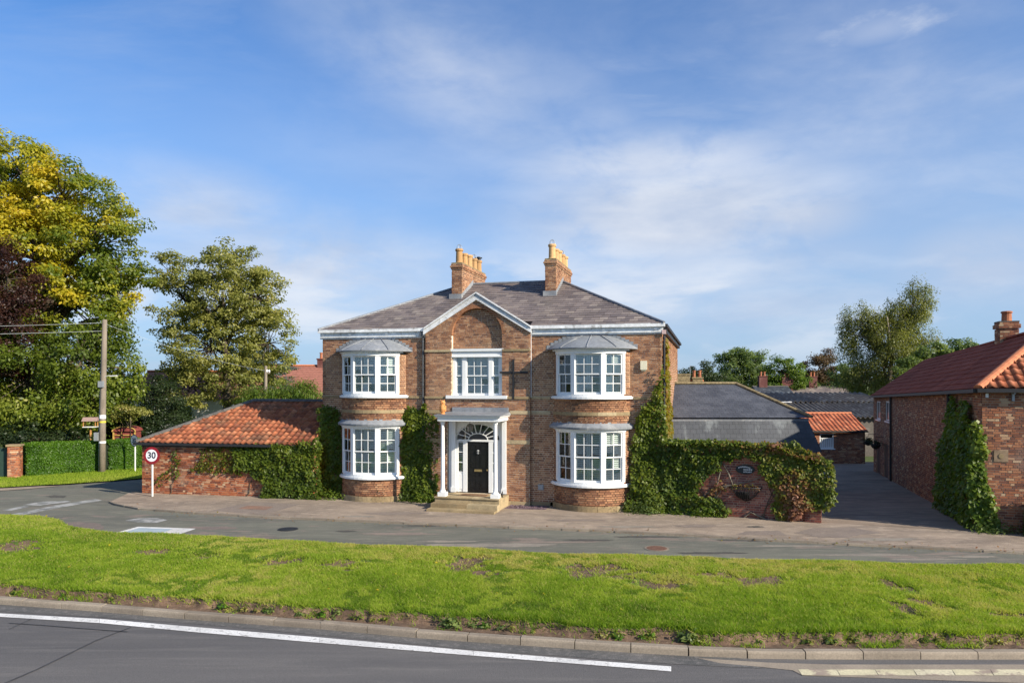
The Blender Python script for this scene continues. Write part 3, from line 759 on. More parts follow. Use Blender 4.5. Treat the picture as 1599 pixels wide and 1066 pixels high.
rx, rzz = 1.9, 7.35
rb.add([(-.7, 7.0, ez-.01), (ex1-.01, 7.0, ez-.01), (ex1-.01, 13.15, ez-.01), (-.7, 13.15, ez-.01), (rx, 7.0, rzz), (rx, 11.0, rzz)], [(0, 3, 5, 4), (1, 4, 5, 2), (2, 5, 3), (0, 4, 1), (0, 1, 2, 3)])
roof = fixn(rb.build('roof', M['slate'], house))
def plane_tiles(a, b, c, d=None, n_ind=0, mat='slate', w=.30, e=.235, nm='slate', par=None, root=house, seed=1, thick=.012, lift=.006, wavy=False, stuff='slating', jit=.004):
    """a-b along the eave, c (d) towards the top"""
    a, b, c = Vector(a), Vector(b), Vector(c); U = (b-a).normalized(); Nn = U.cross(c-a).normalized()
    if Nn.z < 0: Nn = -Nn
    V = Nn.cross(U)
    if V.dot(c-a) < 0: V = -V
    pts = [(0, 0), ((b-a).length, 0)]
    for q in (c, d):
        if q is not None: q = Vector(q); pts.append(((q-a).dot(U), (q-a).dot(V)))
    tile_roof(root, a+Nn*lift, U, V, pts, w, e, M[mat], nm, n_ind, wavy, thick=thick, seed=seed, parent=par, jit=jit, stuff_name=stuff)
V0 = Vector(vv[0]); Uu = Vector((1, 0, 0)); Nn_ = Uu.cross(Vector(vv[4])-V0).normalized(); Vv_ = Nn_.cross(Uu)
tile_roof(house, V0+Nn_*.006, Uu, Vv_, [((Vector(q)-V0).dot(Uu), (Vector(q)-V0).dot(Vv_)) for q in (vv[0], vv[6], vv[7], vv[8], vv[9], vv[1], vv[5], vv[4])], .30, .235, M['slate'], 'slate', 300, seed=1, stuff_name='slating')
plane_tiles(vv[1], vv[2], vv[5], None, 0, seed=3); plane_tiles(vv[3], vv[0], vv[4], None, 0, seed=4)
for (a, b, r_) in ((vv[4], vv[5], .06), (vv[0], vv[4], .055), (vv[1], vv[5], .055)):
    a, b = Vector(a)+Vector((0, 0, .035)), Vector(b)+Vector((0, 0, .035))
    MB().tube([a, b], r_, 8).build('lead_hip', M['lead'], house)
# gable roof and barge boards
sl_ = .606; gz0, gz1 = 6.35, 7.58; gx0, gx1 = GC-2.04, GC+2.04
yb = 2.3
gr_ = MB()
gr_.add([(gx0, -.10, gz0), (GC, -.10, gz1-.02), (GC, yb+.1, gz1-.02), (gx0, .2, gz0), (gx1, -.10, gz0), (gx1, .2, gz0)], [(0, 3, 2, 1), (4, 1, 2, 5)])
gr_.build('gable_roof', M['slate'], house)
for sg in (-1, 1):
    a = Vector((GC+sg*2.04, 0, gz0)); b = Vector((GC, 0, gz1)); d = b-a; up = Vector((-d.z*sg, 0, d.x*sg)).normalized()
    if up.z < 0: up = -up
    MB().obox((a.x, -.075, a.z-.18), d, (0, .07, 0), (0, 0, .205), .3).build('barge_board', M['white_old'], house)
    MB().obox((a.x-sg*.03, -.12, a.z+.026), d+Vector((sg*.03, 0, .02)), (0, .12, 0), (0, 0, .05), .7).build('barge_mould', M['white_old'], house)
# drain pipes
for (px_, y_, mt, za, zb) in ((GL-.12, CW-.07, 'grey_pipe', .1, 6.3), (GR+.03, -.05+CW-.02, 'white_old', 3.9, 6.3), (XR+.09, CW+.03, 'iron', .1, 6.25)):
    d_ = MB(); d_.tube([(px_, y_, za), (px_, y_, zb)], .038 if mt != 'white_old' else .012, 8, .4)
    if mt != 'white_old':
        for z_ in (.9, 2.6, 4.3, 5.9): d_.lathe([(.052, 0), (.052, .07)], (px_, y_, z_), 8)
        d_.box(px_-.1, px_+.1, y_-.09, y_+.06, zb-.18, zb)
    d_.build('drainpipe', M[mt], house)
MB().box(XR+.02, XR+.16, CW-.10, CW+.14, 6.06, 6.20).build('rain_hopper', plain('pale_pink_hopper', (.62, .45, .42), .6), house)
# chimneys
for (cx0, cx1, nm) in ((-3.95, -3.52, 1), (-.06, .37, 2)):
    ct, cb = 9.02, 7.5; y0, y1 = 3.0, 6.2
    cbk = MB(); cst = []
    for pts in (((cx0, y0), (cx1, y0)), ((cx1, y0), (cx1, y1)), ((cx1, y1), (cx0, y1)), ((cx0, y1), (cx0, y0))):
        lay(pline(*pts), cb, ct, openings([]), cst, cbk, seed=30+nm, thick=.03)
    cbk.box(cx0+.031, cx1-.031, y0+.031, y1-.031, cb, ct)
    ch = fixn(cbk.build('chimney', M['mortar'], house))
    for i, (g_, za, zb) in enumerate(((.03, 9.02, 9.095), (.06, 9.095, 9.17), (.03, 9.17, 9.245))):
        st2 = []; bk2 = MB()
        for pts in (((cx0-g_, y0-g_), (cx1+g_, y0-g_)), ((cx1+g_, y0-g_), (cx1+g_, y1+g_)), ((cx1+g_, y1+g_), (cx0-g_, y1+g_)), ((cx0-g_, y1+g_), (cx0-g_, y0-g_))):
            lay(pline(*pts), za, zb, openings([]), cst, cbk, seed=40+i, thick=.03)
        MB().box(cx0-g_, cx1+g_, y0-g_, y1+g_, za+.001, zb-.001).build('oversailing_course', M['mortar'], ch)
    MB().box(cx0-.015, cx1+.015, y0-.015, y1+.015, 9.245, 9.30).build('flaunching', M['ridge'], ch)
    fr_ = MB(); hh = lambda y: ez+(y-ey0)*(rz-ez)/(ry-ey0)
    fr_.box(cx0-.05, cx1+.05, y0-.19, y0-.011, hh(y0)-.06, hh(y0)+.14, .6)
    for sx in (cx0-.018, cx1+.006):
        fr_.add([(sx, y0-.05, hh(y0)-.05), (sx, ry, rz-.05), (sx, ry, rz+.22), (sx, y0-.05, hh(y0)+.15), (sx+.012, y0-.05, hh(y0)-.05), (sx+.012, ry, rz-.05), (sx+.012, ry, rz+.22), (sx+.012, y0-.05, hh(y0)+.15)],
               [(0, 3, 2, 1), (4, 5, 6, 7), (0, 1, 5, 4), (1, 2, 6, 5), (2, 3, 7, 6), (3, 0, 4, 7)], .8)
    fr_.build('lead_flashing', M['lead'], ch)
    finish_bricks(house, cst, M['brick'], 0, parent=ch)
    for k in range(5):
        yy = y0+.30+k*.65; xx = (cx0+cx1)/2; hgt = (.60, .52, .56, .52, .54)[k]
        pt = MB(); pt.lathe([(.175, 0), (.165, .04), (.142, .06), (.132, hgt-.1), (.162, hgt-.09), (.168, hgt-.03), (.15, hgt), (.11, hgt), (.10, hgt-.2)], (xx, yy, 9.30), 14, random.random())
        pot = pt.build('chimney_pot', M['terracotta_buff'], ch, smooth=False)
        if k == 0 or (k == 3):
            cg = MB()
            for t in range(4):
                a = math.pi*t/4
                cg.tube([(xx+.12*math.cos(a)*math.cos(q), yy+.12*math.sin(a)*math.cos(q), 9.30+hgt+.19*math.sin(q)) for q in np.linspace(0, math.pi, 7)], .006, 4)
            cg.build('wire_cowl', M['grey_metal'], pot)
        if k == 4 and nm == 1:
            MB().lathe([(.10, 0), (.10, .09), (.17, .10), (.17, .13), (.05, .17)], (xx, yy, 9.30+hgt), 12).build('cowl', M['iron'], pot)
# ------------------------------------------------------------------ porch and front door
PC = -1.9
porch = MB()
porch.box(PC-1.15, PC+1.17, -1.27, -.005, -.02, .42, .6)
pr = link('porch', None, house) if False else porch.build('porch', M['stone'], house)
for k, (y0, y1, za, zb) in enumerate(((-1.60, -1.274, .14, .28), (-1.95, -1.604, .02, .14))):
    for j in range(2):
        xa = PC-1.17-.02*k; xb = PC+1.20; xm = xa+(xb-xa)*.55
        a, b = (xa, xm-.004) if j == 0 else (xm, xb)
        MB().box(a, b, y0-.02, y1, za-.12, zb, random.random()).build('step', M['stone'], pr)
for j in range(2):
    a, b = (PC-1.17, PC+.2) if j == 0 else (PC+.204, PC+1.19)
    MB().box(a, b, -1.31, -.9, .421, .46, random.random()).build('paving_slab', M['stone'], pr)
for xc in (PC-.93, PC+.99):
    c_ = MB(); prof = [(.105, .0), (.115, .03), (.085, .07), (.078, .10), (.070, .2), (.066, 1.2), (.060, 2.36), (.075, 2.38), (.075, 2.41), (.095, 2.46)]
    c_.lathe(prof, (xc, -1.08, .60), 18); c_.box(xc-.14, xc+.14, -1.22, -.94, .46, .60); c_.box(xc-.11, xc+.11, -1.19, -.97, 3.06, 3.085)
    c_.build('column', M['white'], pr)
    p_ = MB(); xp = xc+(.02 if xc > PC else .04); p_.box(xp-.075, xp+.075, -.075, -.004, .46, 3.08); p_.box(xp-.10, xp+.10, -.10, -.075, .46, .64)
    p_.build('pilaster', M['white'], pr)
en = MB(); x0, x1 = PC-1.07, PC+1.15
en.box(x0, x1, -1.24, -.92, 3.085, 3.215); en.box(x0, x0+.24, -.92, -.002, 3.085, 3.215); en.box(x1-.24, x1, -.92, -.002, 3.085, 3.215)
en.box(x0+.24, x1-.24, -.92, -.002, 3.15, 3.20); en.box(x0-.05, x1+.05, -1.29, -.002, 3.216, 3.25); en.box(x0-.08, x1+.08, -1.32, -.002, 3.251, 3.28)
en.build('entablature', M['white'], pr)
lr = MB(); lr.add([(x0-.11, -1.35, 3.282), (x1+.11, -1.35, 3.282), (x1+.11, -.001, 3.282), (x0-.11, -.001, 3.282), (x0-.11, -1.35, 3.296), (x1+.11, -1.35, 3.296), (x1+.06, -.012, 3.37), (x0-.02, -.012, 3.37)],
   [(0, 3, 2, 1), (4, 5, 6, 7), (0, 1, 5, 4), (1, 2, 6, 5), (2, 3, 7, 6), (3, 0, 4, 7)], .2)
lr.box(x0+.12, x1+.02, -.042, -.016, 3.36, 3.53, .2)
lr.build('porch_roof', M['lead'], pr)
# white timber surround with the elliptical fanlight
DY = .05; FZ, FRX, FRZ = 2.36, .84, .58
sr = MB()
sr.box(PC-1.12, PC-.84, DY, DY+.06, .46, 3.10); sr.box(PC+.84, PC+1.12, DY, DY+.06, .46, 3.10)
n = 24; vs = []
for i in range(n+1):
    a = math.pi*i/n; ex, ez_ = PC-FRX*math.cos(a), FZ+FRZ*math.sin(a)
    for y in (DY, DY+.06): vs.append((ex, y, ez_)); vs.append((ex, y, 3.10))
sr.add(vs, [(4*i, 4*i+4, 4*i+5, 4*i+1) for i in range(n)]+[(4*i, 4*i+2, 4*i+6, 4*i+4) for i in range(n)])
sr.box(PC-.84, PC+.84, DY-.02, DY+.07, 2.29, 2.36)
for xc, w_ in ((PC-.79, .10), (PC-.485, .15), (PC+.485, .15), (PC+.79, .10)): sr.box(xc-w_/2, xc+w_/2, DY-.015, DY+.06, .46, 2.29)
for sg in (-1, 1):
    a, b = sorted((PC+sg*.56, PC+sg*.74)); sr.box(a, b, DY+.01, DY+.05, .46, 1.18); sr.box(a+.02, b-.02, DY, DY+.01, .56, 1.10)
    for zz in (1.18, 1.53, 1.90, 2.265): sr.box(a, b, DY+.002, DY+.04, zz-.014, zz+.014)
ds = fixn(sr.build('door_surround', M['white'], house))
for sg in (-1, 1):
    a, b = sorted((PC+sg*.56, PC+sg*.74))
    for za, zb in ((1.194, 1.516), (1.544, 1.886), (1.914, 2.251)):
        MB().box(a, b, DY+.02, DY+.024, za, zb).build('pane', M['glass'], ds)
    sb = MB(); z = 1.2
    while z < 2.24: sb.box(a, b, DY+.12, DY+.15, z, z+.03); z += .066
    sb.build('shutter', M['shutter'], ds)
fb = MB()
def ell(a, rx_, rz_): return (PC-rx_*math.cos(a), DY+.02, FZ+rz_*math.sin(a))
for (rx_, rz_, w_) in ((.36, .22, .022), (.82, .56, .028)):
    pts = [ell(math.pi*i/20, rx_, rz_) for i in range(21)]
    for i in range(20): fb.bar(pts[i], pts[i+1], .03, w_, up=(0, 1, 0))
for i in range(1, 9):
    a = math.pi*i/9; fb.bar(ell(a, .36, .22), ell(a, .83, .57), .03, .020, up=(0, 1, 0))
fan = fb.build('fanlight', M['white'], house)
for i in range(9):
    a0, a1 = math.pi*i/9, math.pi*(i+1)/9; p = [Vector(ell(a, r1, r2))+Vector((0, .014+.002*(i % 3), 0)) for a, r1, r2 in ((a0, .36, .22), (a0, .83, .57), ((a0+a1)/2, .835, .575), (a1, .83, .57), (a1, .36, .22))]
    MB().add([tuple(q) for q in p]+[tuple(q+Vector((0, .004, 0))) for q in p], [(0, 1, 2, 3, 4), (9, 8, 7, 6, 5)]).build('pane', M['glass'], fan)
pts = [ell(math.pi*i/10, .35, .21) for i in range(11)]
MB().add([(p[0], DY+.03, p[2]) for p in pts]+[(p[0], DY+.034, p[2]) for p in pts], [tuple(range(11)), tuple(range(21, 10, -1))]).build('pane', M['glass'], fan)
db = MB(); dx0, dx1 = PC-.41, PC+.41
db.box(dx0, dx1, DY+.03, DY+.07, .46, 2.29)
door = db.build('door', M['black'], house)
for (za, zb) in ((.58, .92), (1.02, 1.20), (1.30, 1.86), (1.94, 2.18)):
    for sg in (-1, 1):
        a, b = sorted((PC+sg*.06, PC+sg*.33))
        q = MB(); q.box(a, b, DY+.018, DY+.03, za, za+.025); q.box(a, b, DY+.018, DY+.03, zb-.025, zb); q.box(a, a+.025, DY+.018, DY+.03, za+.025, zb-.025); q.box(b-.025, b, DY+.018, DY+.03, za+.025, zb-.025)
        q.box(a+.05, b-.05, DY+.022, DY+.03, za+.05, zb-.05)
        q.build('door_panel', M['black'], door)
MB().box(PC-.14, PC+.14, DY+.008, DY+.029, 1.205, 1.285).build('letter_box', M['brass'], door)
MB().lathe([(.03, 0), (.05, .03), (.02, .05), (.045, .10), (.05, .12), (.03, .15)], (PC+.0, DY+.0, 1.84), 10).build('door_knocker', M['grey_metal'], door)
MB().lathe([(.012, 0), (.03, .01), (.033, .04), (.01, .06)], (PC+.35, DY-.0, 1.24), 8).build('door_knob', M['brass'], door)
MB().box(PC-.7, PC+.7, .9, .92, .4, 3.1).build('hall_wall', M['dark_room'], house)  # dark sheet painting the unlit hall behind the door
MB().box(dx0-.1, dx1+.12, -.80, -.22, .4225, .445).build('doormat_base', M['mat'], house) if False else None
dm = MB(); dm.box(-.48, .48, -.28, .28, 0, .022); dmo = dm.build('doormat', M['mat']); dmo.matrix_world = HM @ Matrix.Translation((PC+.02, -.50, .421))
tag(dmo, 'brown coir doormat lying before the black front door', 'doormat')
ln = MB(); ln.tube([(PC-.08, -.62, 3.17), (PC-.08, -.62, 2.98)], .008, 6); ln.lathe([(.03, .30), (.11, .26), (.13, .2), (.10, .02), (.03, 0)], (PC-.08, -.62, 2.68), 8)
lt = ln.build('porch_lantern', plain('smoked_glass', (.16, .15, .13), .15)); lt.matrix_world = HM.copy(); tag(lt, 'glass lantern hanging under the porch ceiling before the fanlight', 'lantern')
# boot scraper
bs = MB()
for xx in (0, .13): bs.box(xx-.012, xx+.012, -.012, .012, 0, .24)
bs.bar((0, 0, .20), (.13, 0, .05), .02); bs.bar((0, 0, .05), (.13, 0, .20), .02)
bo = bs.build('boot_scraper', M['iron']); bo.matrix_world = HM @ Matrix.Translation((PC+1.03, -.80, .42)); tag(bo, 'black iron boot scraper on the porch floor beside the white pilaster', 'boot scraper')
# owl on the porch roof
ow = MB(); ow.lathe([(.085, 0), (.095, .03), (.06, .05), (.085, .09), (.11, .18), (.105, .27), (.075, .33), (.085, .37), (.09, .42), (.07, .47), (.02, .49)], (0, 0, 0), 14)
for sg in (-1, 1):
    ow.add([(sg*.03, -.02, .46), (sg*.085, -.02, .45), (sg*.075, .0, .53), (sg*.05, .05, .46)], [(0, 1, 2), (1, 3, 2), (3, 0, 2), (0, 3, 1)])
    ow.lathe([(.012, 0), (.026, .012), (.012, .03)], (sg*.035, -.075, .395), 8); ow.obox((sg*.085-.02, -.05, .10), (.04, 0, 0), (0, .12, 0), (0, 0, .2))
ow.add([(-.015, -.085, .39), (.015, -.085, .39), (0, -.115, .365), (0, -.08, .35)], [(0, 1, 2), (1, 3, 2), (3, 0, 2), (0, 3, 1)])
oo = fixn(ow.build('owl_ornament', M['owl'])); oo.matrix_world = HM @ Matrix.Translation((PC-.98, -.95, 3.31)); tag(oo, 'orange owl statue standing on the corner of the porch roof', 'statue')
# wall fittings
al = MB(); al.box(-.11, .11, -.08, 0, 0, .30); al.box(-.08, .08, -.06, 0, -.04, 0)
a_ = al.build('alarm_box', M['cream'], house); a_.location = (4.02, CW-.014, 4.86)
an = MB(); an.box(-.035, .035, -.045, 0, -.95, .46); an.box(-.50, -.035, -.045, 0, -.035, .035); an.box(.035, .52, -.045, 0, -.035, .035); an.lathe([(.05, 0), (.05, .02)], (0, -.03, 0), 8)
o = an.build('wall_anchor', M['iron'], house); o.location = (-.55, -.014, 4.78)
vt = MB(); vt.box(-.10, .10, -.03, 0, 0, .20); vt.box(-.07, .07, -.045, -.03, .03, .17)
o = vt.build('flue_vent', M['grey_metal'], house); o.location = (.42, CW-.014, .62)

# ================================================================== LEFT OUTBUILDING
OA = R(-10.5)
ob = thing('brick_outbuilding', 'low brick outbuilding with hipped orange pantile roof, partly under creeper', 'outbuilding', (-14.6, 29.08, 0), OA)
st_, bk = [], MB(); OL, OD, OE = 7.2, 6.0, 2.02
lay(pline((0, 0), (OL, 0)), 0, OE, openings([]), st_, bk, seed=50, dev=.008)
lay(pline((0, OD), (0, 0)), 0, OE, openings([]), st_, bk, seed=51)
lay(pline((OL, 0), (OL, .7)), 0, OE, openings([]), st_, bk, seed=52)
lay(pline((OL, .7), (OL, OD)), 0, OE, openings([]), [], bk, seed=52); lay(pline((OL, OD), (0, OD)), 0, OE, openings([]), [], bk, seed=53)
fixn(bk.build('wall', M['mortar_old'], ob)); finish_bricks(ob, st_, M['brick_old'], 0)
ov = .16; rz1, ry1 = 3.60, OD/2
a, b, c, d = (-ov, -ov, 2.05), (OL+.05, -ov, 2.05), (OL+.05, OD+ov, 2.05), (-ov, OD+ov, 2.05); e, f = (3.05, ry1, rz1), (OL+.05, ry1, rz1)
rf = MB(); rf.add([a, b, c, d, e, f], [(0, 1, 5, 4), (1, 2, 5), (2, 3, 4, 5), (3, 0, 4), (0, 3, 2, 1)]); rfo = fixn(rf.build('roof', M['mortar_old'], ob))
plane_tiles(a, b, f, e, 300, 'pantile', .245, .30, 'pantile', root=ob, wavy=True, seed=60, stuff='pantiling', jit=.013)
plane_tiles(d, a, e, None, 0, 'pantile', .245, .30, 'pantile', root=ob, wavy=True, seed=61, stuff='pantiling')
plane_tiles(c, d, e, f, 0, 'pantile', .245, .30, 'pantile', root=ob, wavy=True, seed=62, stuff='pantiling')
for (p, q) in ((e, f), (a, e)): capped_ridge(ob, Vector(p)+Vector((0, 0, .07)), Vector(q)+Vector((0, 0, .07)), M['ridge_grey'], .13)
g_ = MB(); g_.box(-.22, OL-1.6, -ov-.10, -ov+.01, 1.98, 2.07); g_.build('gutter', M['iron'], ob)
MB().box(-.01, OL, -.04, -.012, 1.90, 2.0).build('eaves_board', M['iron'], ob)

# ================================================================== BARN ON THE RIGHT
BA = R(-18)
barn = thing('brick_barn', 'long red brick barn with dark red tiled roof, a hipped end and a chimney', 'barn', (13.85, 21.7, 0), BA)
BL, BW = 20.2, 5.12
def beave(y): return 4.24-.54*y/BL
st_, bk = [], MB()
def bside(L, z):
    iv = [(0, L)]
    if z > beave(BL): iv = [(L-max(0, min(BL, (4.24-z)/.54*BL)), L)]
    for (r0, r1, z0_, z1_) in ((17.9, 19.2, 2.45, 3.45), (15.1, 16.4, 2.5, 3.5), (17.9, 19.1, -.8, 1.25), (15.6, 16.7, -.8, 1.3)):
        if z0_ <= z <= z1_: iv = cut(iv, L-r1, L-r0)
    return iv
lay(pline((0, 0), (BW, 0)), -.02, 4.20, openings([]), st_, bk, seed=70, dev=.006)
ends = len(st_)
lay(pline((0, BL), (0, 0)), -.77, 4.20, bside, st_, bk, seed=71, dev=.006)
lay(pline((BW, 0), (BW, BL)), -.77, 3.7, openings([]), [], bk, seed=72)
def bgable(L, z):
    if z < 3.7: return [(0, L)]
    q = (5.5-z)/1.8*L/2; return [(L/2-q, L/2+q)]
lay(pline((BW, BL), (0, BL)), -.77, 5.5, bgable, [], bk, seed=73)
fixn(bk.build('wall', M['mortar_old'], barn)); finish_bricks(barn, st_, M['brick_barn'], 300)
ov = .14; hx = BW/2
A_, B_ = Vector((-ov, -ov, 4.24)), Vector((BW+ov, -ov, 4.24)); RN, RF = Vector((hx, hx, 6.15)), Vector((hx, BL+.1, 5.55)); LF, RFe = Vector((-ov, BL+.1, 3.70)), Vector((BW+ov, BL+.1, 3.70))
rf = MB(); rf.add([tuple(v) for v in (A_, B_, RN, RF, LF, RFe)], [(0, 1, 2), (0, 2, 3, 4), (1, 5, 3, 2), (4, 3, 5), (0, 4, 5, 1)]); fixn(rf.build('roof', M['barn_tile'], barn))
plane_tiles(A_, B_, RN, None, 300, 'pantile_new', .26, .32, 'pantile', root=barn, wavy=True, seed=75, stuff='pantiling', jit=.010)
plane_tiles(LF, A_, RN, RF, 0, 'barn_tile', .34, .33, 'roof_tile', root=barn, seed=76, stuff='roof_tiling')
plane_tiles(B_, RFe, RF, RN, 0, 'barn_tile', .34, .33, 'roof_tile', root=barn, seed=77, stuff='roof_tiling')
up = Vector((0, 0, .05))
capped_ridge(barn, A_+up, RN+up, M['ridge_orange'], .14, .40); capped_ridge(barn, B_+up, RN+up, M['ridge_orange'], .14, .40); capped_ridge(barn, RN+up, RF+up, M['barn_tile'], .12, .45)
g_ = MB(); g_.box(-.18, BW+.2, -.27, -.13, 4.13, 4.24); g_.build('gutter', M['iron'], barn)
g_ = MB(); g_.add([(-.26, -.12, 4.12), (-.13, -.12, 4.12), (-.13, -.12, 4.23), (-.26, -.12, 4.23), (-.26, BL, 3.58), (-.13, BL, 3.58), (-.13, BL, 3.69), (-.26, BL, 3.69)], [(0, 1, 2, 3), (4, 7, 6, 5), (0, 4, 5, 1), (1, 5, 6, 2), (2, 6, 7, 3), (3, 7, 4, 0)])
fixn(g_.build('gutter', M['iron'], barn))
for y_, za in ((14.5, -.6), (3.6, 2.4)):
    MB().tube([(-.08, y_, za), (-.08, y_, beave(y_)-.1)], .05, 8).build('drainpipe', M['iron'], barn)
for (r0, r1, z0_, z1_) in ((17.9, 19.2, 2.45, 3.45), (15.1, 16.4, 2.5, 3.5)):
    w_ = MB(); w_.box(.03, .09, r0, r0+.07, z0_, z1_); w_.box(.03, .09, r1-.07, r1, z0_, z1_); w_.box(.03, .09, r0+.07, r1-.07, z1_-.07, z1_); w_.box(.03, .09, r0+.07, r1-.07, z0_, z0_+.07)
    w_.box(.035, .085, (r0+r1)/2-.03, (r0+r1)/2+.03, z0_+.07, z1_-.07)
    wo = w_.build('window', M['white'], barn)
    MB().box(.055, .06, r0+.07, (r0+r1)/2-.03, z0_+.07, z1_-.07).build('pane', M['glass'], wo); MB().box(.055, .06, (r0+r1)/2+.03, r1-.07, z0_+.07, z1_-.07).build('pane', M['glass'], wo)
    MB().box(-.06, .05, r0-.03, r1+.03, z0_-.06, z0_).build('sill', M['white'], wo)
    MB().box(.10, .13, r0, r1, z0_, z1_).build('curtain', M['shutter'], wo)
for (r0, r1, z1_) in ((17.9, 19.1, 1.25), (15.6, 16.7, 1.3)):
    d_ = MB(); d_.box(.05, .10, r0, r1, -.62, z1_)
    for k in range(6): d_.box(.04, .05, r0+(r1-r0)*k/6+.01, r0+(r1-r0)*(k+1)/6-.01, -.6, z1_-.02)
    d_.build('plank_door', plain('brown_door', (.07, .035, .025), .6), barn)
MB().box(.30, .66, -.03, -.011, 2.10, 2.44, .3).build('date_stone', plain('dull_stone', (.27, .19, .12), .95, var=.3), barn)
MB().lathe([(.07, 0), (.07, .012), (.02, .014)], (0, 0, 0), 12).build('boss', M['stone'], barn).matrix_local = Matrix.Translation((.48, -.03, 2.27)) @ Matrix.Rotation(R(90), 4, 'X')
b_ = MB(); b_.box(.74, .80, -.10, -.012, 3.88, 4.12); b_.box(.75, .79, -.22, -.10, 4.08, 4.12); b_.build('gutter_bracket', M['grey_metal'], barn)
b_ = MB(); b_.box(.08, .15, -.06, -.012, 3.98, 4.1); b_.build('sensor_box', M['white'], barn)
# barn chimney
cst = []; ck = MB(); cy, cx_ = 6.8, hx
zb = 5.5
def stack(x0, x1, y0, y1, za, zb_, seed):
    for pts in (((x0, y0), (x1, y0)), ((x1, y0), (x1, y1)), ((x1, y1), (x0, y1)), ((x0, y1), (x0, y0))): lay(pline(*pts), za, zb_, openings([]), cst, ck, seed=seed, thick=.03)
    ck.box(x0+.031, x1-.031, y0+.031, y1-.031, za, zb_-.001)
stack(cx_-.30, cx_+.30, cy-.30, cy+.30, zb, 6.42, 80); stack(cx_-.35, cx_+.35, cy-.35, cy+.35, 6.42, 6.57, 81); stack(cx_-.31, cx_+.31, cy-.31, cy+.31, 6.57, 6.645, 82)
ch = fixn(ck.build('chimney', M['mortar_old'], barn)); finish_bricks(barn, cst, M['brick_barn'], 0, parent=ch)
MB().box(cx_-.32, cx_+.32, cy-.32, cy+.32, 6.646, 6.69).build('flaunching', M['ridge_grey'], ch)
MB().lathe([(.17, 0), (.16, .3), (.19, .31), (.19, .36), (.15, .38), (.12, .3)], (cx_, cy, 6.69), 14).build('chimney_pot', M['terracotta'], ch)
wg = MB(); wg.box(4.2, 12, 20.45, 25.5, -.8, 2.9); wg.build('wing_wall', M['brick_barn'], barn)  # unseen wing, added only to throw shade on the small store
wg = MB(); wg.add([(4.0, 20.35, 2.9), (12.2, 20.35, 2.9), (12.2, 25.7, 2.9), (4.0, 25.7, 2.9), (4.0, 23, 4.2), (12.2, 23, 4.2)], [(0, 1, 5, 4), (2, 3, 4, 5), (1, 2, 5), (3, 0, 4), (0, 3, 2, 1)]); wg.build('wing_roof', M['barn_tile'], barn)
BM_ = Matrix.Translation(barn.location) @ Matrix.Rotation(BA, 4, 'Z')
# hanging baskets on the barn wall
def basket(r, z, label):
    t = thing('hanging_basket', label, 'hanging basket', BM_ @ Vector((-.38, r, z)), BA, 'hanging baskets on the barn wall')
    b = MB(); b.lathe([(.04, -.22), (.16, -.16), (.24, -.04), (.25, .02), (.2, .02)], (0, 0, 0), 12); b.build('basket', M['iron'], t)
    q = MB(); q.bar((.37, 0, .42), (0, 0, .42), .025); q.tube([(0, 0, .42), (0, 0, .03)], .008, 5); q.build('bracket', M['iron'], t)
    P = RNG.normal(size=(220, 3))*np.array([.13, .13, .07])+np.array([0, 0, .09]); N = P+RNG.normal(size=P.shape)*.05+np.array([0, 0, .05])
    link('plant', np_mesh('plant', leaf_quads(P, N, np.full(220, .09)), 4, RNG.random(220)*.6, M['leaf_dark']), t)
basket(16.9, 1.22, 'dark hanging basket on the barn wall, the one nearer the drainpipe')
basket(19.5, 1.20, 'dark hanging basket on the barn wall, the one at its far corner')

# ================================================================== GARDEN WALL
GA = math.atan2(22.9-24.89, 9.6-5.04)
gw = thing('garden_wall', 'red brick garden wall between the house and the driveway, overgrown with creeper', 'wall', (5.04, 24.89, 0), GA)
GLn = 4.98; st_, bk = [], MB()
def gtop(u): return 2.30 if u < 3.6 else 2.30-.30*smooth01(3.6, 4.4, u)
def giv(L, z):
    if z <= 1.99: return [(0, L)]
    u = L
    while u > 0 and gtop(u) < z: u -= .03
    return [(0, u)]
lay(pline((.14, -.02), (GLn-.46, -.02)), 0, 2.30, lambda L, z: giv(L, z), st_, bk, seed=90, thick=.24, dev=.006)
lay(pline((GLn-.46, -.07), (GLn, -.07)), 0, 2.02, openings([]), st_, bk, seed=91, thick=.05); lay(pline((GLn, -.07), (GLn, .40)), 0, 2.02, openings([]), st_, bk, seed=92, thick=.05)
bk.box(GLn-.40, GLn-.055, -.015, .40, 0, 2.02)
fixn(bk.build('wall', M['mortar_old'], gw)); finish_bricks(gw, st_, M['brick_garden'], 300)
MB().box(.14, 3.7, -.06, .26, 2.301, 2.36).build('coping', M['stone'], gw); MB().box(GLn-.50, GLn+.04, -.11, .44, 2.021, 2.08).build('coping', M['stone'], gw)
GM = Matrix.Translation(gw.location) @ Matrix.Rotation(GA, 4, 'Z')
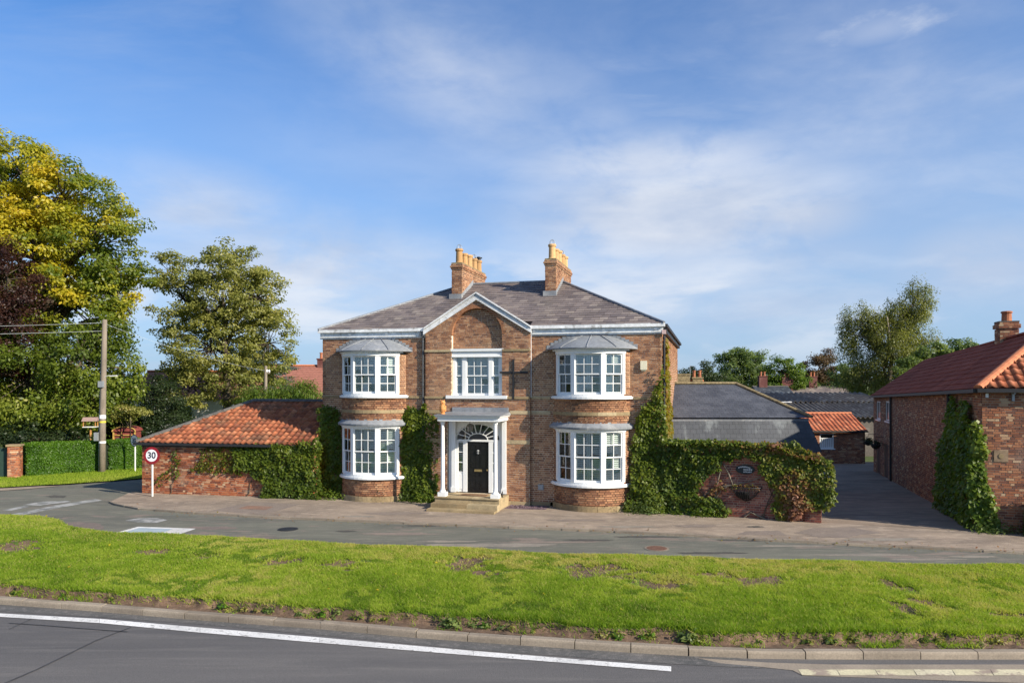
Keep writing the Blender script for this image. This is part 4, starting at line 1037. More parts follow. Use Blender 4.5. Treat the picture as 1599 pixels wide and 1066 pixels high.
# oval plaque with three lines of worn white lettering
pq = thing('name_plaque', 'small dark oval plaque with worn white lettering fixed to the garden wall', 'plaque', GM @ Vector((2.73, -.036, 1.62)), GA)
n = 20; vs = [(.30*math.cos(2*math.pi*i/n), y, .155*math.sin(2*math.pi*i/n)) for y in (-.02, 0) for i in range(n)]
MB().add(vs, [tuple(range(n)), tuple(range(2*n-1, n-1, -1))]+[(i, n+i, n+(i+1) % n, (i+1) % n) for i in range(n)]).build('board', M['plaque'], pq)
lt = MB()
def glyphs(x0, x1, zf, h, n, seed):
    rg = random.Random(seed)
    for k in range(n):
        x = x0+(x1-x0)*(k+.5)/n; w = (x1-x0)/n*.62; z = zf(x)
        for (a, b, c, d) in ((-.5, -.2, -.5, .5), (.2, .5, -.5, .5), (-.2, .2, rg.choice((-.5, -.1, .25)), 0)):
            lt.box(x+a*w, x+b*w, -.024, -.0205, z+c*h, z+(d*h if d else c*h+.25*h))
glyphs(-.22, .16, lambda x: .085-1.1*(x+.03)**2, .045, 9, 1); glyphs(-.06, .22, lambda x: .0, .05, 5, 2); glyphs(-.06, .20, lambda x: -.075, .04, 6, 3)
lt.build('lettering', M['white_sign'], pq)
# hay-rack planter
hk = thing('wall_planter', 'black iron hayrack planter hanging on the garden wall below the plaque', 'planter', GM @ Vector((2.75, -.03, .72)), GA)
f_ = MB(); n = 13
for i in range(n):
    x = -.46+.92*i/(n-1); q = math.sqrt(max(0.02, 1-(x/.5)**2)); dpt = .30*q
    f_.tube([(x, -dpt, .34), (x*.97, -dpt*.95, .34-.17*q), (x*.8, -dpt*.55, .34-.38*q), (x*.55, -.01, .34-.46*q)], .010, 5)
rim = [(.5*math.sin(a), -.32*math.cos(a), .34) for a in np.linspace(-math.pi/2, math.pi/2, 15)]
f_.tube(rim, .014, 6); f_.bar((-.5, -.01, .34), (.5, -.01, .34), .02); f_.tube([(-.5, -.01, .34), (-.25, -.015, .02), (0, -.02, -.12), (.25, -.015, .02), (.5, -.01, .34)], .014, 6)
f_.build('frame', M['iron'], hk)
ln = MB(); vs = []
for j in range(5):
    for i in range(9):
        x = -.30+.42*i/8; t = j/4; q = math.sqrt(max(0.03, 1-((x+.05)/.36)**2)); vs.append((x, -.25*q*math.cos(t*1.5), .20-.26*math.sin(t*1.5)*q))
ln.add(vs, [(j*9+i, j*9+i+1, (j+1)*9+i+1, (j+1)*9+i) for j in range(4) for i in range(8)]); ln.build('liner', plain('liner', (.015, .014, .012), .95), hk)
P = np.column_stack([RNG.uniform(-.4, .4, 160), -RNG.uniform(.02, .22, 160), .30+RNG.random(160)*.12]); N = RNG.normal(size=P.shape)+np.array([0, -.5, .6])
link('plant', np_mesh('plant', leaf_quads(P, N, RNG.uniform(.05, .10, 160), 1.0, .35), 4, .45+RNG.random(160)*.5, M['leaf_vine']), hk)

# ================================================================== SLATE ROOFED GARAGE
ga = thing('slate_roofed_garage', 'low building under a two stage blue slate roof behind the garden wall', 'outbuilding', (6.3, 31.4, 0))
a, b, c, d = Vector((-.3, -.10, 2.93)), Vector((6.45, -.10, 2.93)), Vector((6.45, 6.1, 2.93)), Vector((-.3, 6.1, 2.93)); e, f = Vector((-.3, 3.0, 4.36)), Vector((4.15, 3.0, 4.36))
rf = MB(); rf.add([tuple(v) for v in (a, b, c, d, e, f)], [(0, 1, 5, 4), (1, 2, 5), (2, 3, 4, 5), (3, 0, 4), (0, 3, 2, 1)]); fixn(rf.build('roof', M['slate_blue'], ga))
plane_tiles(a, b, f, e, 0, 'slate_blue', .26, .20, 'slate', root=ga, seed=100, jit=.001, thick=-.003); plane_tiles(b, c, f, None, 0, 'slate_blue', .26, .20, 'slate', root=ga, seed=101)
capped_ridge(ga, e+up, f+up, M['ridge'], .12); capped_ridge(ga, b+up, f+up, M['ridge'], .12)
a2, b2 = Vector((-.3, .02, 2.86)), Vector((6.30, .02, 2.86)); a1, b1 = Vector((-.3, -.42, 1.50)), Vector((6.72, -.42, 1.50)); c1, c2 = Vector((6.72, 6.4, 1.50)), Vector((6.30, 6.0, 2.86))
lw = MB(); lw.add([tuple(v) for v in (a1, b1, b2, a2, c1, c2, Vector((-.3, 6.4, 1.5)), Vector((-.3, 6.0, 2.86)))], [(0, 1, 2, 3), (1, 4, 5, 2), (4, 6, 7, 5), (6, 0, 3, 7), (0, 6, 4, 1), (2, 5, 7, 3)]); fixn(lw.build('lower_roof', M['slate_stain'], ga))
plane_tiles(a1, b1, b2, a2, 0, 'slate_stain', .26, .20, 'slate', root=ga, seed=102, jit=.001, thick=.001); plane_tiles(b1, c1, c2, b2, 0, 'slate_stain', .26, .20, 'slate', root=ga, seed=103, thick=.001)
MB().box(-.3, 6.34, -.02, .018, 2.78, 2.90).build('lead_flashing', M['lead'], ga)
gwl = MB(); gwl.box(-.2, 6.4, -.1, 6.1, -.6, 1.49); gwl.build('wall', M['brick_garden'], ga)

# ================================================================== FAR YARD BUILDINGS
pb = thing('pantiled_store', 'small brick store with bright orange pantile roof at the end of the driveway', 'outbuilding', (17.2, 46.0, 0))
st_, bk = [], MB(); PL = 4.85; PZ = -.72; PE = 1.42
wr_ = (2.02, 2.90, .33, 1.26)
lay(pline((0, 0), (PL, 0)), PZ, PE, openings([wr_]), st_, bk, seed=110); lay(pline((PL, 0), (PL, 4)), PZ, PE, openings([]), st_, bk, seed=111)
lay(pline((0, 4), (0, 0)), PZ, PE, openings([]), st_, bk, seed=112); lay(pline((PL, 4), (0, 4)), PZ, PE, openings([]), [], bk, seed=113)
fixn(bk.build('wall', M['mortar_old'], pb)); finish_bricks(pb, st_, M['brick_barn'], 0)
a, b, c, d = Vector((-.1, -.15, 1.42)), Vector((PL+.1, -.15, 1.42)), Vector((PL+.1, 2.1, 2.42)), Vector((-.1, 2.1, 2.42)); e, f = Vector((-.1, 4.3, 1.42)), Vector((PL+.1, 4.3, 1.42))
rf = MB(); rf.add([tuple(v) for v in (a, b, c, d, e, f)], [(0, 1, 2, 3), (3, 2, 5, 4), (0, 3, 4), (1, 5, 2), (0, 4, 5, 1)]); fixn(rf.build('roof', M['mortar_old'], pb))
plane_tiles(a, b, c, d, 0, 'pantile_new', .27, .34, 'pantile', root=pb, wavy=True, seed=115, stuff='pantiling'); plane_tiles(f, e, d, c, 0, 'pantile_new', .27, .34, 'pantile', root=pb, wavy=True, seed=116, stuff='pantiling')
capped_ridge(pb, d+up, c+up, M['ridge_orange'], .11)
MB().box(-.1, PL+.1, -.26, -.16, 1.34, 1.42).build('gutter', M['iron'], pb); MB().tube([(1.35, -.05, PZ), (1.35, -.05, 1.36)], .04, 8).build('drainpipe', M['grey_pipe'], pb)
w_ = MB(); x0, x1, za, zb_ = wr_
w_.box(x0, x0+.06, .02, .08, za, zb_); w_.box(x1-.06, x1, .02, .08, za, zb_); w_.box(x0+.06, x1-.06, .02, .08, zb_-.06, zb_); w_.box(x0+.06, x1-.06, .02, .08, za, za+.06); w_.box(x0+.06, x1-.06, .02, .08, .93, .98)
for k in range(1, 6): x = x0+.06+(x1-x0-.12)*k/6; w_.box(x-.02, x+.02, .025, .07, za+.06, .93)
wo = w_.build('window', M['white'], pb)
for k in range(3): MB().box(x0+.07+.25*k, x0+.30+.25*k, .045, .05, .985, zb_-.065).build('pane', M['glass'], wo)
MB().box(x0+.06, x1-.06, .075, .08, za+.06, .93).build('lower_panel', M['galv'], wo); MB().box(x0-.06, x1+.06, -.08, .02, za-.07, za).build('sill', M['white'], wo)
# corrugated shed
sh = thing('corrugated_shed', 'long low shed with a weathered grey corrugated roof in two tiers', 'shed', (16.2, 52.0, 0))
def corrugated(x0, x1, p0, p1, name, pitch=.34, amp=.08):
    n = int((x1-x0)/pitch*6); vs = []
    for i in range(n+1):
        x = x0+(x1-x0)*i/n; h = amp*math.sin(2*math.pi*x/pitch)
        for (y, z) in (p0, p1): vs.append((x, y, z+h))
        for (y, z) in (p0, p1): vs.append((x, y, z+h-.02))
    fs = []
    for i in range(n):
        b = 4*i; fs += [(b, b+4, b+5, b+1), (b+2, b+3, b+7, b+6), (b, b+2, b+6, b+4), (b+1, b+5, b+7, b+3)]
    return MB().add(vs, fs, .5).build(name, M['asbestos'], sh)
corrugated(0, 12.2, (0, 2.0), (4.0, 2.88), 'lower_roof'); corrugated(0, 12.2, (3.9, 2.96), (8.0, 3.60), 'upper_roof', .40, .10)
wl_ = MB(); wl_.box(.1, 12.1, .4, 12, -.8, 2.0); wl_.box(.1, 12.1, 4.2, 11, 2.0, 2.85); wl_.build('wall', M['asbestos'], sh)
MB().box(3.9, 5.0, 3.78, 3.90, 2.94, 3.0).build('ridge_trim', M['white_old'], sh)
bp = MB(); bp.add([(0, 8.0, 3.58), (12.2, 8.0, 3.58), (12.2, 12.2, 2.0), (0, 12.2, 2.0), (0, 8.0, 3.56), (12.2, 8.0, 3.56), (12.2, 12.2, 1.98), (0, 12.2, 1.98)], [(0, 1, 2, 3), (7, 6, 5, 4)]); bp.build('back_roof', M['asbestos'], sh)

# ------------------------------------------------------------------ houses beyond
def cottage(name, label, cat, x0, x1, y0, y1, ez_, rz_, base, roofm, wallm, chs, group=None, hip=0.0):
    t = thing(name, label, cat, (x0, y0, 0), 0, group); L, Dp = x1-x0, y1-y0
    MB().box(0, L, 0, Dp, base, ez_).build('wall', M[wallm], t)
    rb = MB(); a, b, c, d = (-.2, -.25, ez_), (L+.2, -.25, ez_), (L+.2, Dp+.25, ez_), (-.2, Dp+.25, ez_); e, f = (-.2+hip, Dp/2, rz_), (L+.2-hip, Dp/2, rz_)
    rb.add([a, b, c, d, e, f], [(0, 1, 5, 4), (1, 2, 5), (2, 3, 4, 5), (3, 0, 4), (0, 3, 2, 1)]); fixn(rb.build('roof', M[roofm], t))
    plane_tiles(a, b, f, e, 0, roofm, .34, .34, 'roof_tile', root=t, seed=int(x0*7), stuff='roof_tiling')
    capped_ridge(t, e, f, M['ridge_orange'] if 'red' in roofm or 'pan' in roofm else M['ridge_grey'], .14, .9, 'ridge_tile', 0)
    for (cx_, w_, h_, pots, cm, pm) in chs:
        q = MB(); q.box(cx_-w_/2, cx_+w_/2, Dp/2-.3, Dp/2+.3, rz_-.7, rz_+h_-.12); q.box(cx_-w_/2-.05, cx_+w_/2+.05, Dp/2-.35, Dp/2+.35, rz_+h_-.12, rz_+h_); cc = q.build('chimney', M[cm], t)
        for k in range(pots):
            xx = cx_+(k-(pots-1)/2)*.42
            MB().lathe([(.15, 0), (.12, .05), (.11, .42), (.14, .43), (.14, .5), (.1, .5)], (xx, Dp/2, rz_+h_), 10).build('chimney_pot', M[pm], cc)
    for k in range(max(1, int(L/2.6))):
        wx = 1.0+k*2.6
        if wx+1.1 < L:
            wo = MB().box(wx, wx+1.0, -.03, .0, ez_-1.5, ez_-.4).build('window', M['white'], t); MB().box(wx+.1, wx+.9, -.036, -.031, ez_-1.4, ez_-.5).build('pane', M['glass'], wo)
    return t
cottage('red_roofed_house', 'brick house with plain red tiled roof and one chimney, beyond the willow', 'house', -20.9, -14.2, 58, 66, 3.0, 5.85, 0, 'red_roof', 'brick_garden', [(5.05, .95, .62, 2, 'brick_garden', 'terracotta')])
cottage('white_cottage', 'white rendered cottage with a red roof half hidden among the trees', 'house', -28.0, -20.5, 54, 60, 3.2, 5.3, 0, 'red_roof', 'render_white', [(6, .7, .6, 2, 'brick_garden', 'terracotta')])
cottage('pantiled_cottage', 'cottage with only its pantiled ridge and two pale chimneys showing over the slate roof', 'house', 9.3, 14.1, 52, 58, 2.6, 4.55, -.8, 'pantile', 'brick_garden', [(3.45, .95, .55, 0, 'ridge', 'terracotta'), (4.5, .75, .30, 2, 'ridge', 'terracotta')])
cottage('pale_slate_cottage', 'far cottage with pale grey slate roof and one red chimney', 'house', 28.6, 32.4, 84, 90, 2.6, 4.0, -.8, 'slate_stain', 'brick_garden', [(1.0, .95, 1.25, 2, 'brick_garden', 'terracotta')], 'far cottages beyond the shed')
cottage('small_slate_cottage', 'far cottage whose chimney shows between the pale and the dark slate roofs', 'house', 32.6, 35.2, 86, 92, 2.6, 3.6, -.8, 'slate', 'brick_garden', [(.6, 1.3, 1.5, 2, 'brick_garden', 'terracotta')], 'far cottages beyond the shed')
cottage('dark_slate_cottage', 'far cottage with long dark slate roof and one red chimney', 'house', 35.6, 41.0, 88, 94, 2.6, 3.9, -.8, 'slate', 'brick_garden', [(1.5, 1.0, 1.35, 2, 'brick_garden', 'terracotta')], 'far cottages beyond the shed')
# television aerial
ae = MB(); ae.tube([(0, 0, 0), (0, 0, 1.1)], .025, 5); ae.bar((-.0, 0, 1.05), (.35, 0, 1.05), .02)
for k in range(4): ae.bar((.05+.09*k, -.12, 1.05), (.05+.09*k, .12, 1.05), .012)
o = ae.build('television_aerial', M['grey_metal']); o.location = (13.3, 55.0, 4.62); tag(o, 'thin aerial standing on the pantiled cottage ridge between its chimneys', 'aerial')
# ================================================================== GROUND AND ROADS
def sheet(name, pts, z, mat, kind='structure', parent=None, zf=None, label=None):
    tri = mgeo.tessellate_polygon([[Vector((p[0], p[1], 0)) for p in pts]])
    v = [(p[0], p[1], (zf(p[0], p[1]) if zf else 0)+z) for p in pts]
    mb = MB(); mb.add(v, [tuple(t) for t in tri], random.random()); o = mb.build(name, M[mat], parent, kind, label)
    me = o.data
    if me.polygons and sum(p.normal.z for p in me.polygons) < 0: me.flip_normals()
    return o
def interp(px, pts):
    if px <= pts[0][0]: a, b = pts[0], pts[1]
    elif px >= pts[-1][0]: a, b = pts[-2], pts[-1]
    else:
        for a, b in zip(pts, pts[1:]):
            if a[0] <= px <= b[0]: break
    t = (px-a[0])/(b[0]-a[0]); return a[1]+t*(b[1]-a[1])
KP = [(175, 783), (186, 787.5), (219, 793.5), (313, 800.6), (413, 806), (500, 810), (669, 817), (794, 822), (950, 828), (1101, 836), (1222, 843), (1307, 847.5), (1425, 853), (1524, 858), (1599, 862), (1800, 873)]
VT = [(-300, 806), (0, 807), (60, 808), (88, 812), (103, 824), (175, 833.5), (281, 837), (406, 844), (500, 848.5), (669, 857), (950, 868.5), (1101, 873), (1300, 879), (1599, 888), (1900, 897)]
KB = [(-300, 911), (0, 930), (156, 941), (313, 954), (500, 967), (669, 982), (763, 988), (950, 1000.5), (1101, 1009), (1200, 1011.5), (1300, 1012), (1599, 1012), (1900, 1011)]
# the land itself
xs = [-1500, -400, -120, -60, -40, -25, -10, 0, 4.5, 6, 7.5, 9, 12, 20, 30, 45, 70, 120, 400, 1500]
ys = [-300, -60, -10, 0, 10, 20, 23.5, 27, 31, 35, 39, 43, 47.5, 60, 90, 150, 400, 1500, 2500]
mb = MB(); mb.add([(x, y, gz(x, y)-.10) for y in ys for x in xs], [(j*len(xs)+i, j*len(xs)+i+1, (j+1)*len(xs)+i+1, (j+1)*len(xs)+i) for j in range(len(ys)-1) for i in range(len(xs)-1)])
mb.build('ground', M['field'], None, 'structure')
# main road
kb = [G(p, interp(p, KB), .12) for p in range(-300, 1901, 50)]
kf = []                                             # kerb face line, 0.13 nearer
for i, p in enumerate(kb):
    q = kb[min(i+1, len(kb)-1)]; r_ = kb[max(i-1, 0)]; d = Vector((q[0]-r_[0], q[1]-r_[1], 0)).normalized()
    kf.append((p[0]+d.y*.14, p[1]-d.x*.14))
sheet('main_road', [(-40, kf[0][1]+2), *[(p[0], p[1]+.05) for p in kf], (40, kf[-1][1]), (40, -8), (-40, -8)], -.003, 'road')
sheet('road_margin', [(p[0], p[1]+.04) for p in kf[:30]]+[G(p, y) for p, y in [(1190, 1043), (1049, 1036), (950, 1029), (740, 1014), (500, 991), (313, 974), (156, 963), (0, 954), (-300, 929)]], .003, 'margin')
wl = [(-300, 931.5, 935.5), (0, 957.5, 962.8), (156, 966, 972.5), (313, 979.5, 987.5), (500, 995, 1003.5), (740, 1016, 1023.5), (950, 1033, 1040), (1049, 1040.3, 1048)]
ln = thing('edge_line', 'solid white edge line painted along the near side of the main road', 'road marking', (0, 0, 0))
for (a, b) in zip(wl, wl[1:]):
    sheet('line_strip', [G(a[0], a[1]), G(b[0]-.4, b[1]), G(b[0]-.4, b[2]), G(a[0], a[2])], .007, 'line', None, ln)
sheet('concrete_channel', [G(1090, 1027), G(1200, 1034), G(1300, 1037), G(1599, 1037), G(1900, 1036), G(1900, 1085), G(1599, 1066), G(1480, 1062), G(1254, 1054), G(1238, 1046), G(1180, 1040), G(1125, 1035)], .004, 'kerb')
yl = thing('yellow_line', 'worn pale yellow line painted along the concrete gutter', 'road marking', (0, 0, 0))
for k in range(8):
    a, b = 1247+k*60, 1247+(k+1)*60-.4
    sheet('line_strip', [G(a, 1045), G(b, 1045.4), G(b+5, 1054.5), G(a+6, 1054)], .008, 'line_yellow', None, yl)
ts = thing('tar_seam', 'dark sealed crack crossing the near lane of the main road', 'road crack', (0, 0, 0))  # thin dark strips laid on the road surface
def thin_line(pts, w=.035):
    q = [Vector(G(*p)) for p in pts]
    for a, b in zip(q, q[1:]):
        d = (b-a).normalized(); s = Vector((-d.y, d.x, 0))*w/2
        sheet('sealed_joint', [a-s, b-s, b+s, a+s], .006, 'tar', None, ts)
thin_line([(-60, 1095), (14, 1064), (60, 1044), (105, 1022), (150, 1000), (205, 979)]); thin_line([(15, 972.5), (70, 976), (130, 981), (200, 986)], .03); thin_line([(15, 982), (50, 966)], .02)
# the kerb, stone by stone
kerb = thing('kerb', None, None); kerb['kind'] = 'structure'
acc = []; pos = [Vector((p[0], p[1], 0)) for p in kb]
cum = [0.0]
for a, b in zip(pos, pos[1:]): cum.append(cum[-1]+(b-a).length)
def along(s):
    for i in range(len(cum)-1):
        if s <= cum[i+1]: t = (s-cum[i])/(cum[i+1]-cum[i]); return pos[i].lerp(pos[i+1], t)
    return pos[-1]
s = 0.0
while s < cum[-1]-.95:
    a, b = along(s), along(s+.902); d = b-a; n = Vector((d.y, -d.x, 0)).normalized()
    lift = random.uniform(-.009, .008)
    drop = 0.0
    mb = MB(); t1 = n*.115; t2 = n*.14
    vs = []
    for e in (a, b):
        for off, z in ((Vector((0, 0, 0)), -.1), (Vector((0, 0, 0)), .12), (t1, .12), (n*.134, .105), (t2, .08), (t2, -.1)): vs.append((e.x+off.x, e.y+off.y, z+lift))
    mb.add(vs, [(i, i+6, (i+1) % 6+6, (i+1) % 6) for i in range(6)]+[(0, 1, 2, 3, 4, 5), (11, 10, 9, 8, 7, 6)], random.random())
    fixn(mb.build('kerb_stone', M['kerb'], kerb)); s += .915
# service road
side = [G(-300, 771), G(0, 762.5), G(60, 759), G(100, 757), G(160, 753), G(215, 748.5)]
vt = [G(p, interp(p, VT)+8, .02) for p in range(-300, 1901, 20)]
sr = [*side, (-14.0, 36.5), (-9, 41), (-6.0, 40), (-9.0, 36), (-11.5, 33.0), (-14.4, 29.3), (-13.5, 27.0), *[G(p, interp(p, KP)-6) for p in (260, 350, 450, 600, 800, 1000, 1200, 1400, 1600, 1800)], *reversed(vt)]
sheet('service_road', sr, 0.0, 'service')
# pavement before the house, and its low stone kerb
kp = [G(p, interp(p, KP), .03) for p in (175, 180, 186, 200, 219, 250, 313, 413, 500, 585, 669, 794, 870, 950, 1030, 1101, 1160, 1222, 1307, 1425, 1524, 1599, 1800)]
bk_ = [(20.5, 19.6), (14.2, 21.5), (13.9, 21.75), (9.7, 22.95), (5.0, 24.95), (4.5, 25.4), (-7.3, 28.4), (-14.7, 29.3), (-15.2, 29.25)]
sheet('pavement', kp+bk_, .06, 'pavement')
pk = thing('stone_kerb', None, None); pk['kind'] = 'structure'
pos = [Vector((p[0], p[1], 0)) for p in kp]; cum = [0.0]
for a, b in zip(pos, pos[1:]): cum.append(cum[-1]+(b-a).length)
s = 0.0; rk = random.Random(4)
while s < cum[-1]-1:
    L = rk.uniform(.7, .95); a, b = along(s), along(s+L-.008); d = b-a; n = Vector((d.y, -d.x, 0)).normalized()*rk.uniform(.10, .13); z = .062+rk.uniform(-.006, .008) if a.x < 9.0 else .056
    MB().obox((a.x, a.y, -.08), d, n, (0, 0, z+.08), rk.random()).build('kerb_stone', M['kerb'], pk); s += L
for (pts, z, mt) in (([(330, 797), (413, 803), (470, 787), (395, 783)], .064, 'patchdark'), ([(372, 794), (415, 796), (428, 791), (388, 789)], .068, 'patchrust'), ([(1240, 832), (1300, 838), (1380, 832), (1330, 823), (1270, 824)], .065, 'patchdark'), ([(1150, 834), (1230, 836), (1216, 828), (1166, 829)], .064, 'patchdark'), ([(560, 801), (600, 804), (640, 803), (600, 799)], .065, 'patchdark')):
    sheet('asphalt_patch', [G(p, y, .06) for p, y in pts], z, mt)
sheet('slate_chip_bed', [tuple(HM @ Vector(p))[:2] for p in ((-.66, -.02, 0), (.75, .10, 0), (.75, -.62, 0), (.2, -.72, 0), (-.66, -.80, 0))], .068, 'slate_chips')
P = np.column_stack([RNG.uniform(-.64, .72, 500), RNG.uniform(-.66, .06, 500), np.full(500, .075)]); P = np.array([tuple(HM @ Vector(p)) for p in P])
link('slate_chips', np_mesh('slate_chips', leaf_quads(P, RNG.normal(size=P.shape)*.4+np.array([0, 0, 1]), RNG.uniform(.03, .06, 500), 0, .8, .1), 4, RNG.random(500), M['slate_chips']), None, 'stuff')
# worn places and old repairs with ragged outlines
def ragged(px, py, rx, ry, mt, z, seed, nm='asphalt_patch'):
    rg = random.Random(seed); pts = []
    for k in range(26):
        a = 2*math.pi*k/26; q = 1+rg.uniform(-.28, .22); pts.append(G(px+rx*q*math.cos(a), py+ry*q*math.sin(a), z-.004))
    sheet(nm, pts, z, mt)
for k, (px, py, rx, ry, mt) in enumerate(((620, 833, 60, 2.2, 'patchdark'), (860, 846, 70, 1.6, 'patchdark'), (920, 843, 40, 1.6, 'seal'), (1180, 843, 55, 2.0, 'seal'), (1110, 863, 60, 1.6, 'seal'), (770, 851, 95, 3.0, 'worn'), (700, 845, 45, 1.5, 'worn'), (1350, 866, 70, 1.8, 'worn'), (1450, 873, 60, 1.5, 'worn'), (540, 829, 16, 1.5, 'seal'), (330, 824, 40, 2.5, 'patchred'), (130, 822, 42, 6, 'patchred'), (90, 775, 16, 2, 'seal'), (1240, 852, 60, 1.4, 'worn'), (380, 839, 60, 1.8, 'patchred'), (1520, 869, 40, 1.4, 'worn'), (660, 820.5, 26, 1.2, 'seal'), (1010, 838, 45, 1.6, 'seal'))):
    ragged(px, py, rx, ry, mt, .0035, 500+k)
for k, (px, py, rx, ry, mt) in enumerate(((640, 801, 30, 1.8, 'patchdark'), (900, 812, 46, 1.6, 'patchdark'), (1090, 821, 34, 2.2, 'patchdark'), (1180, 822, 12, 1.3, 'seal'), (1300, 836, 40, 3.2, 'patchdark'), (560, 806, 26, 1.2, 'worn'), (980, 822, 50, 1.4, 'worn'), (1380, 842, 60, 2.4, 'worn'))):
    ragged(px, py, rx, ry, mt, .0645, 540+k)
# driveway falling away to the yard
dl = [(9.6, 23.0), (10.4, 25.6), (12.2, 30), (13.9, 36), (16.0, 42), (16.6, 47.5)]
dr = [tuple(BM_ @ Vector((.05, y, 0)))[:2] for y in (-.25, 4, 9, 14, 19.5)]+[(23, 43.5), (24, 47.5)]
mb = MB(); vs = []; nr = 24
def lerp_line(L, t):
    i = min(int(t*(len(L)-1)), len(L)-2); f = t*(len(L)-1)-i; return (L[i][0]+(L[i+1][0]-L[i][0])*f, L[i][1]+(L[i+1][1]-L[i][1])*f)
for j in range(nr+1):
    a, b = lerp_line(dl, j/nr), lerp_line(dr, j/nr)
    for i in range(9): x, y = a[0]+(b[0]-a[0])*i/8, a[1]+(b[1]-a[1])*i/8; vs.append((x, y, gz(x, y)+.064-.03*min(1, j/3)))
mb.add(vs, [(j*9+i, j*9+i+1, (j+1)*9+i+1, (j+1)*9+i) for j in range(nr) for i in range(8)]); mb.build('driveway', M['drive'], None, 'structure')
# give-way lines, worn patch and the white marked panel
mk = thing('give_way_marking', 'worn white give way lines where the side road joins', 'road marking', (0, 0, 0))
for pts in ([(10, 804.5), (22, 806.5), (90, 793), (160, 781), (150, 778.5), (85, 789)], [(36, 788), (62, 789), (112, 783), (104, 781.5), (64, 783)], [(4, 796), (18, 797), (48, 790.5), (38, 789.5)]):
    sheet('line_strip', [G(*p) for p in pts], .005, 'line_worn', None, mk)
sheet('worn_paint', [G(*p) for p in [(196, 812.5), (215, 815.5), (245, 816), (262, 811.5), (245, 808.5), (215, 809)]], .005, 'line_worn').update() if False else None
wp = sheet('worn_marking', [G(*p) for p in [(196, 812.5), (215, 815.5), (245, 816), (262, 811.5), (245, 808.5), (215, 809)]], .005, 'line_worn', None); tag(wp, 'small worn white patch of paint on the service road', 'road marking')
cu = thing('marked_panel', 'white bordered grey rectangle painted on the service road at the grass edge', 'road marking', (0, 0, 0))
sheet('border', [G(*p) for p in [(172, 834), (216, 822), (307, 825), (268, 838)]], .005, 'line', None, cu); sheet('centre', [G(*p) for p in [(184, 834), (218, 824), (270, 826), (240, 836)]], .009, 'panel_blue', None, cu)
def cover(px, py, w, label, mat):
    c = G(px, py); t = thing('manhole_cover', label, 'manhole cover', (c[0], c[1], .004))
    MB().lathe([(w, 0), (w, .006)], (0, 0, 0), 20).build('ring', M['kerb'] if mat == 'rust' else M['iron'], t); MB().lathe([(w*.82, .0062), (w*.82, .011)], (0, 0, 0), 20).build('lid', M[mat], t)
cover(450, 826, .30, 'dark round manhole cover in the service road left of the porch steps', 'iron'); cover(1026, 856, .33, 'rusty round manhole cover in the service road before the creeper covered corner', 'rust')

# ------------------------------------------------------------------ verge: turf, bare soil lip
def vline(px, t):                                   # t 0 at kerb, 1 at the far edge
    a = Vector(G(px, interp(px, KB)-.3, .12)); b = Vector(G(px, interp(px, VT)+4.5, .05)); return a.lerp(b, t)
bare = [(30, 860, 32, 6), (310, 878, 26, 4), (440, 885, 34, 6), (533, 890, 28, 6), (730, 890, 34, 10), (745, 902, 24, 5), (940, 900, 46, 8), (1035, 920, 36, 5), (1170, 913, 46, 8), (1120, 906, 40, 3), (1400, 923, 22, 6), (1410, 960, 12, 11), (1440, 950, 22, 4), (1470, 958, 20, 4), (240, 868, 22, 4), (1570, 970, 24, 3), (905, 893, 20, 3)]
bw = []
for (px, py, rx_, ry_) in bare:
    c = G(px, py, .15); e = G(px+rx_, py, .15); f = G(px, py-ry_, .15); bw.append((c[0], c[1], 1.4*abs(e[0]-c[0]), 1.5*abs(f[1]-c[1])))
def bare_f(x, y):
    m = 0.0
    for (cx, cy, a, b) in bw:
        d = ((x-cx)/a)**2+((y-cy)/b)**2
        if d < 4: m = max(m, 1.20-math.sqrt(d)+.6*mnoise.noise(Vector((x*2.4, y*2.4, 3)))+.5*mnoise.noise(Vector((x*7, y*7, 5))))
    return m
def lip(px): return .28+.16*mnoise.noise(Vector((px*.012, 1.7, 0)))+.10*mnoise.noise(Vector((px*.06, 5.7, 0)))
def vz(x, y, px, dist, dfar):
    l = lip(px)
    z = .112+.02*mnoise.noise(Vector((x*6, y*6, 0)))
    z += .15*smooth01(l-.05, l+.05, dist)
    z += .05*mnoise.noise(Vector((x*.5, y*.5, 1)))*smooth01(.3, 1.2, dist)-.05*max(0, min(1, bare_f(x, y)))
    return z*(1-smooth01(.5, 0, dfar)*.9)-.03*smooth01(.3, 0, dfar)
mb = MB(); NX, NT = 330, 72; vs = []
pxs = np.linspace(-260, 1860, NX+1); prm = []
for i, p in enumerate(pxs):
    a = vline(p, 0); b = vline(p, 1); W_ = (b-a).length
    for j in range(NT+1):
        t = (j/NT)**1.5; q = a.lerp(b, t); vs.append((q.x, q.y, vz(q.x, q.y, p, t*W_, (1-t)*W_)))
mb.add(vs, [(i*(NT+1)+j, (i+1)*(NT+1)+j, (i+1)*(NT+1)+j+1, i*(NT+1)+j+1) for i in range(NX) for j in range(NT)])
verge = mb.build('verge', M['soil'], None, 'structure', smooth=True)
if verge.data.polygons[0].normal.z < 0: verge.data.flip_normals()
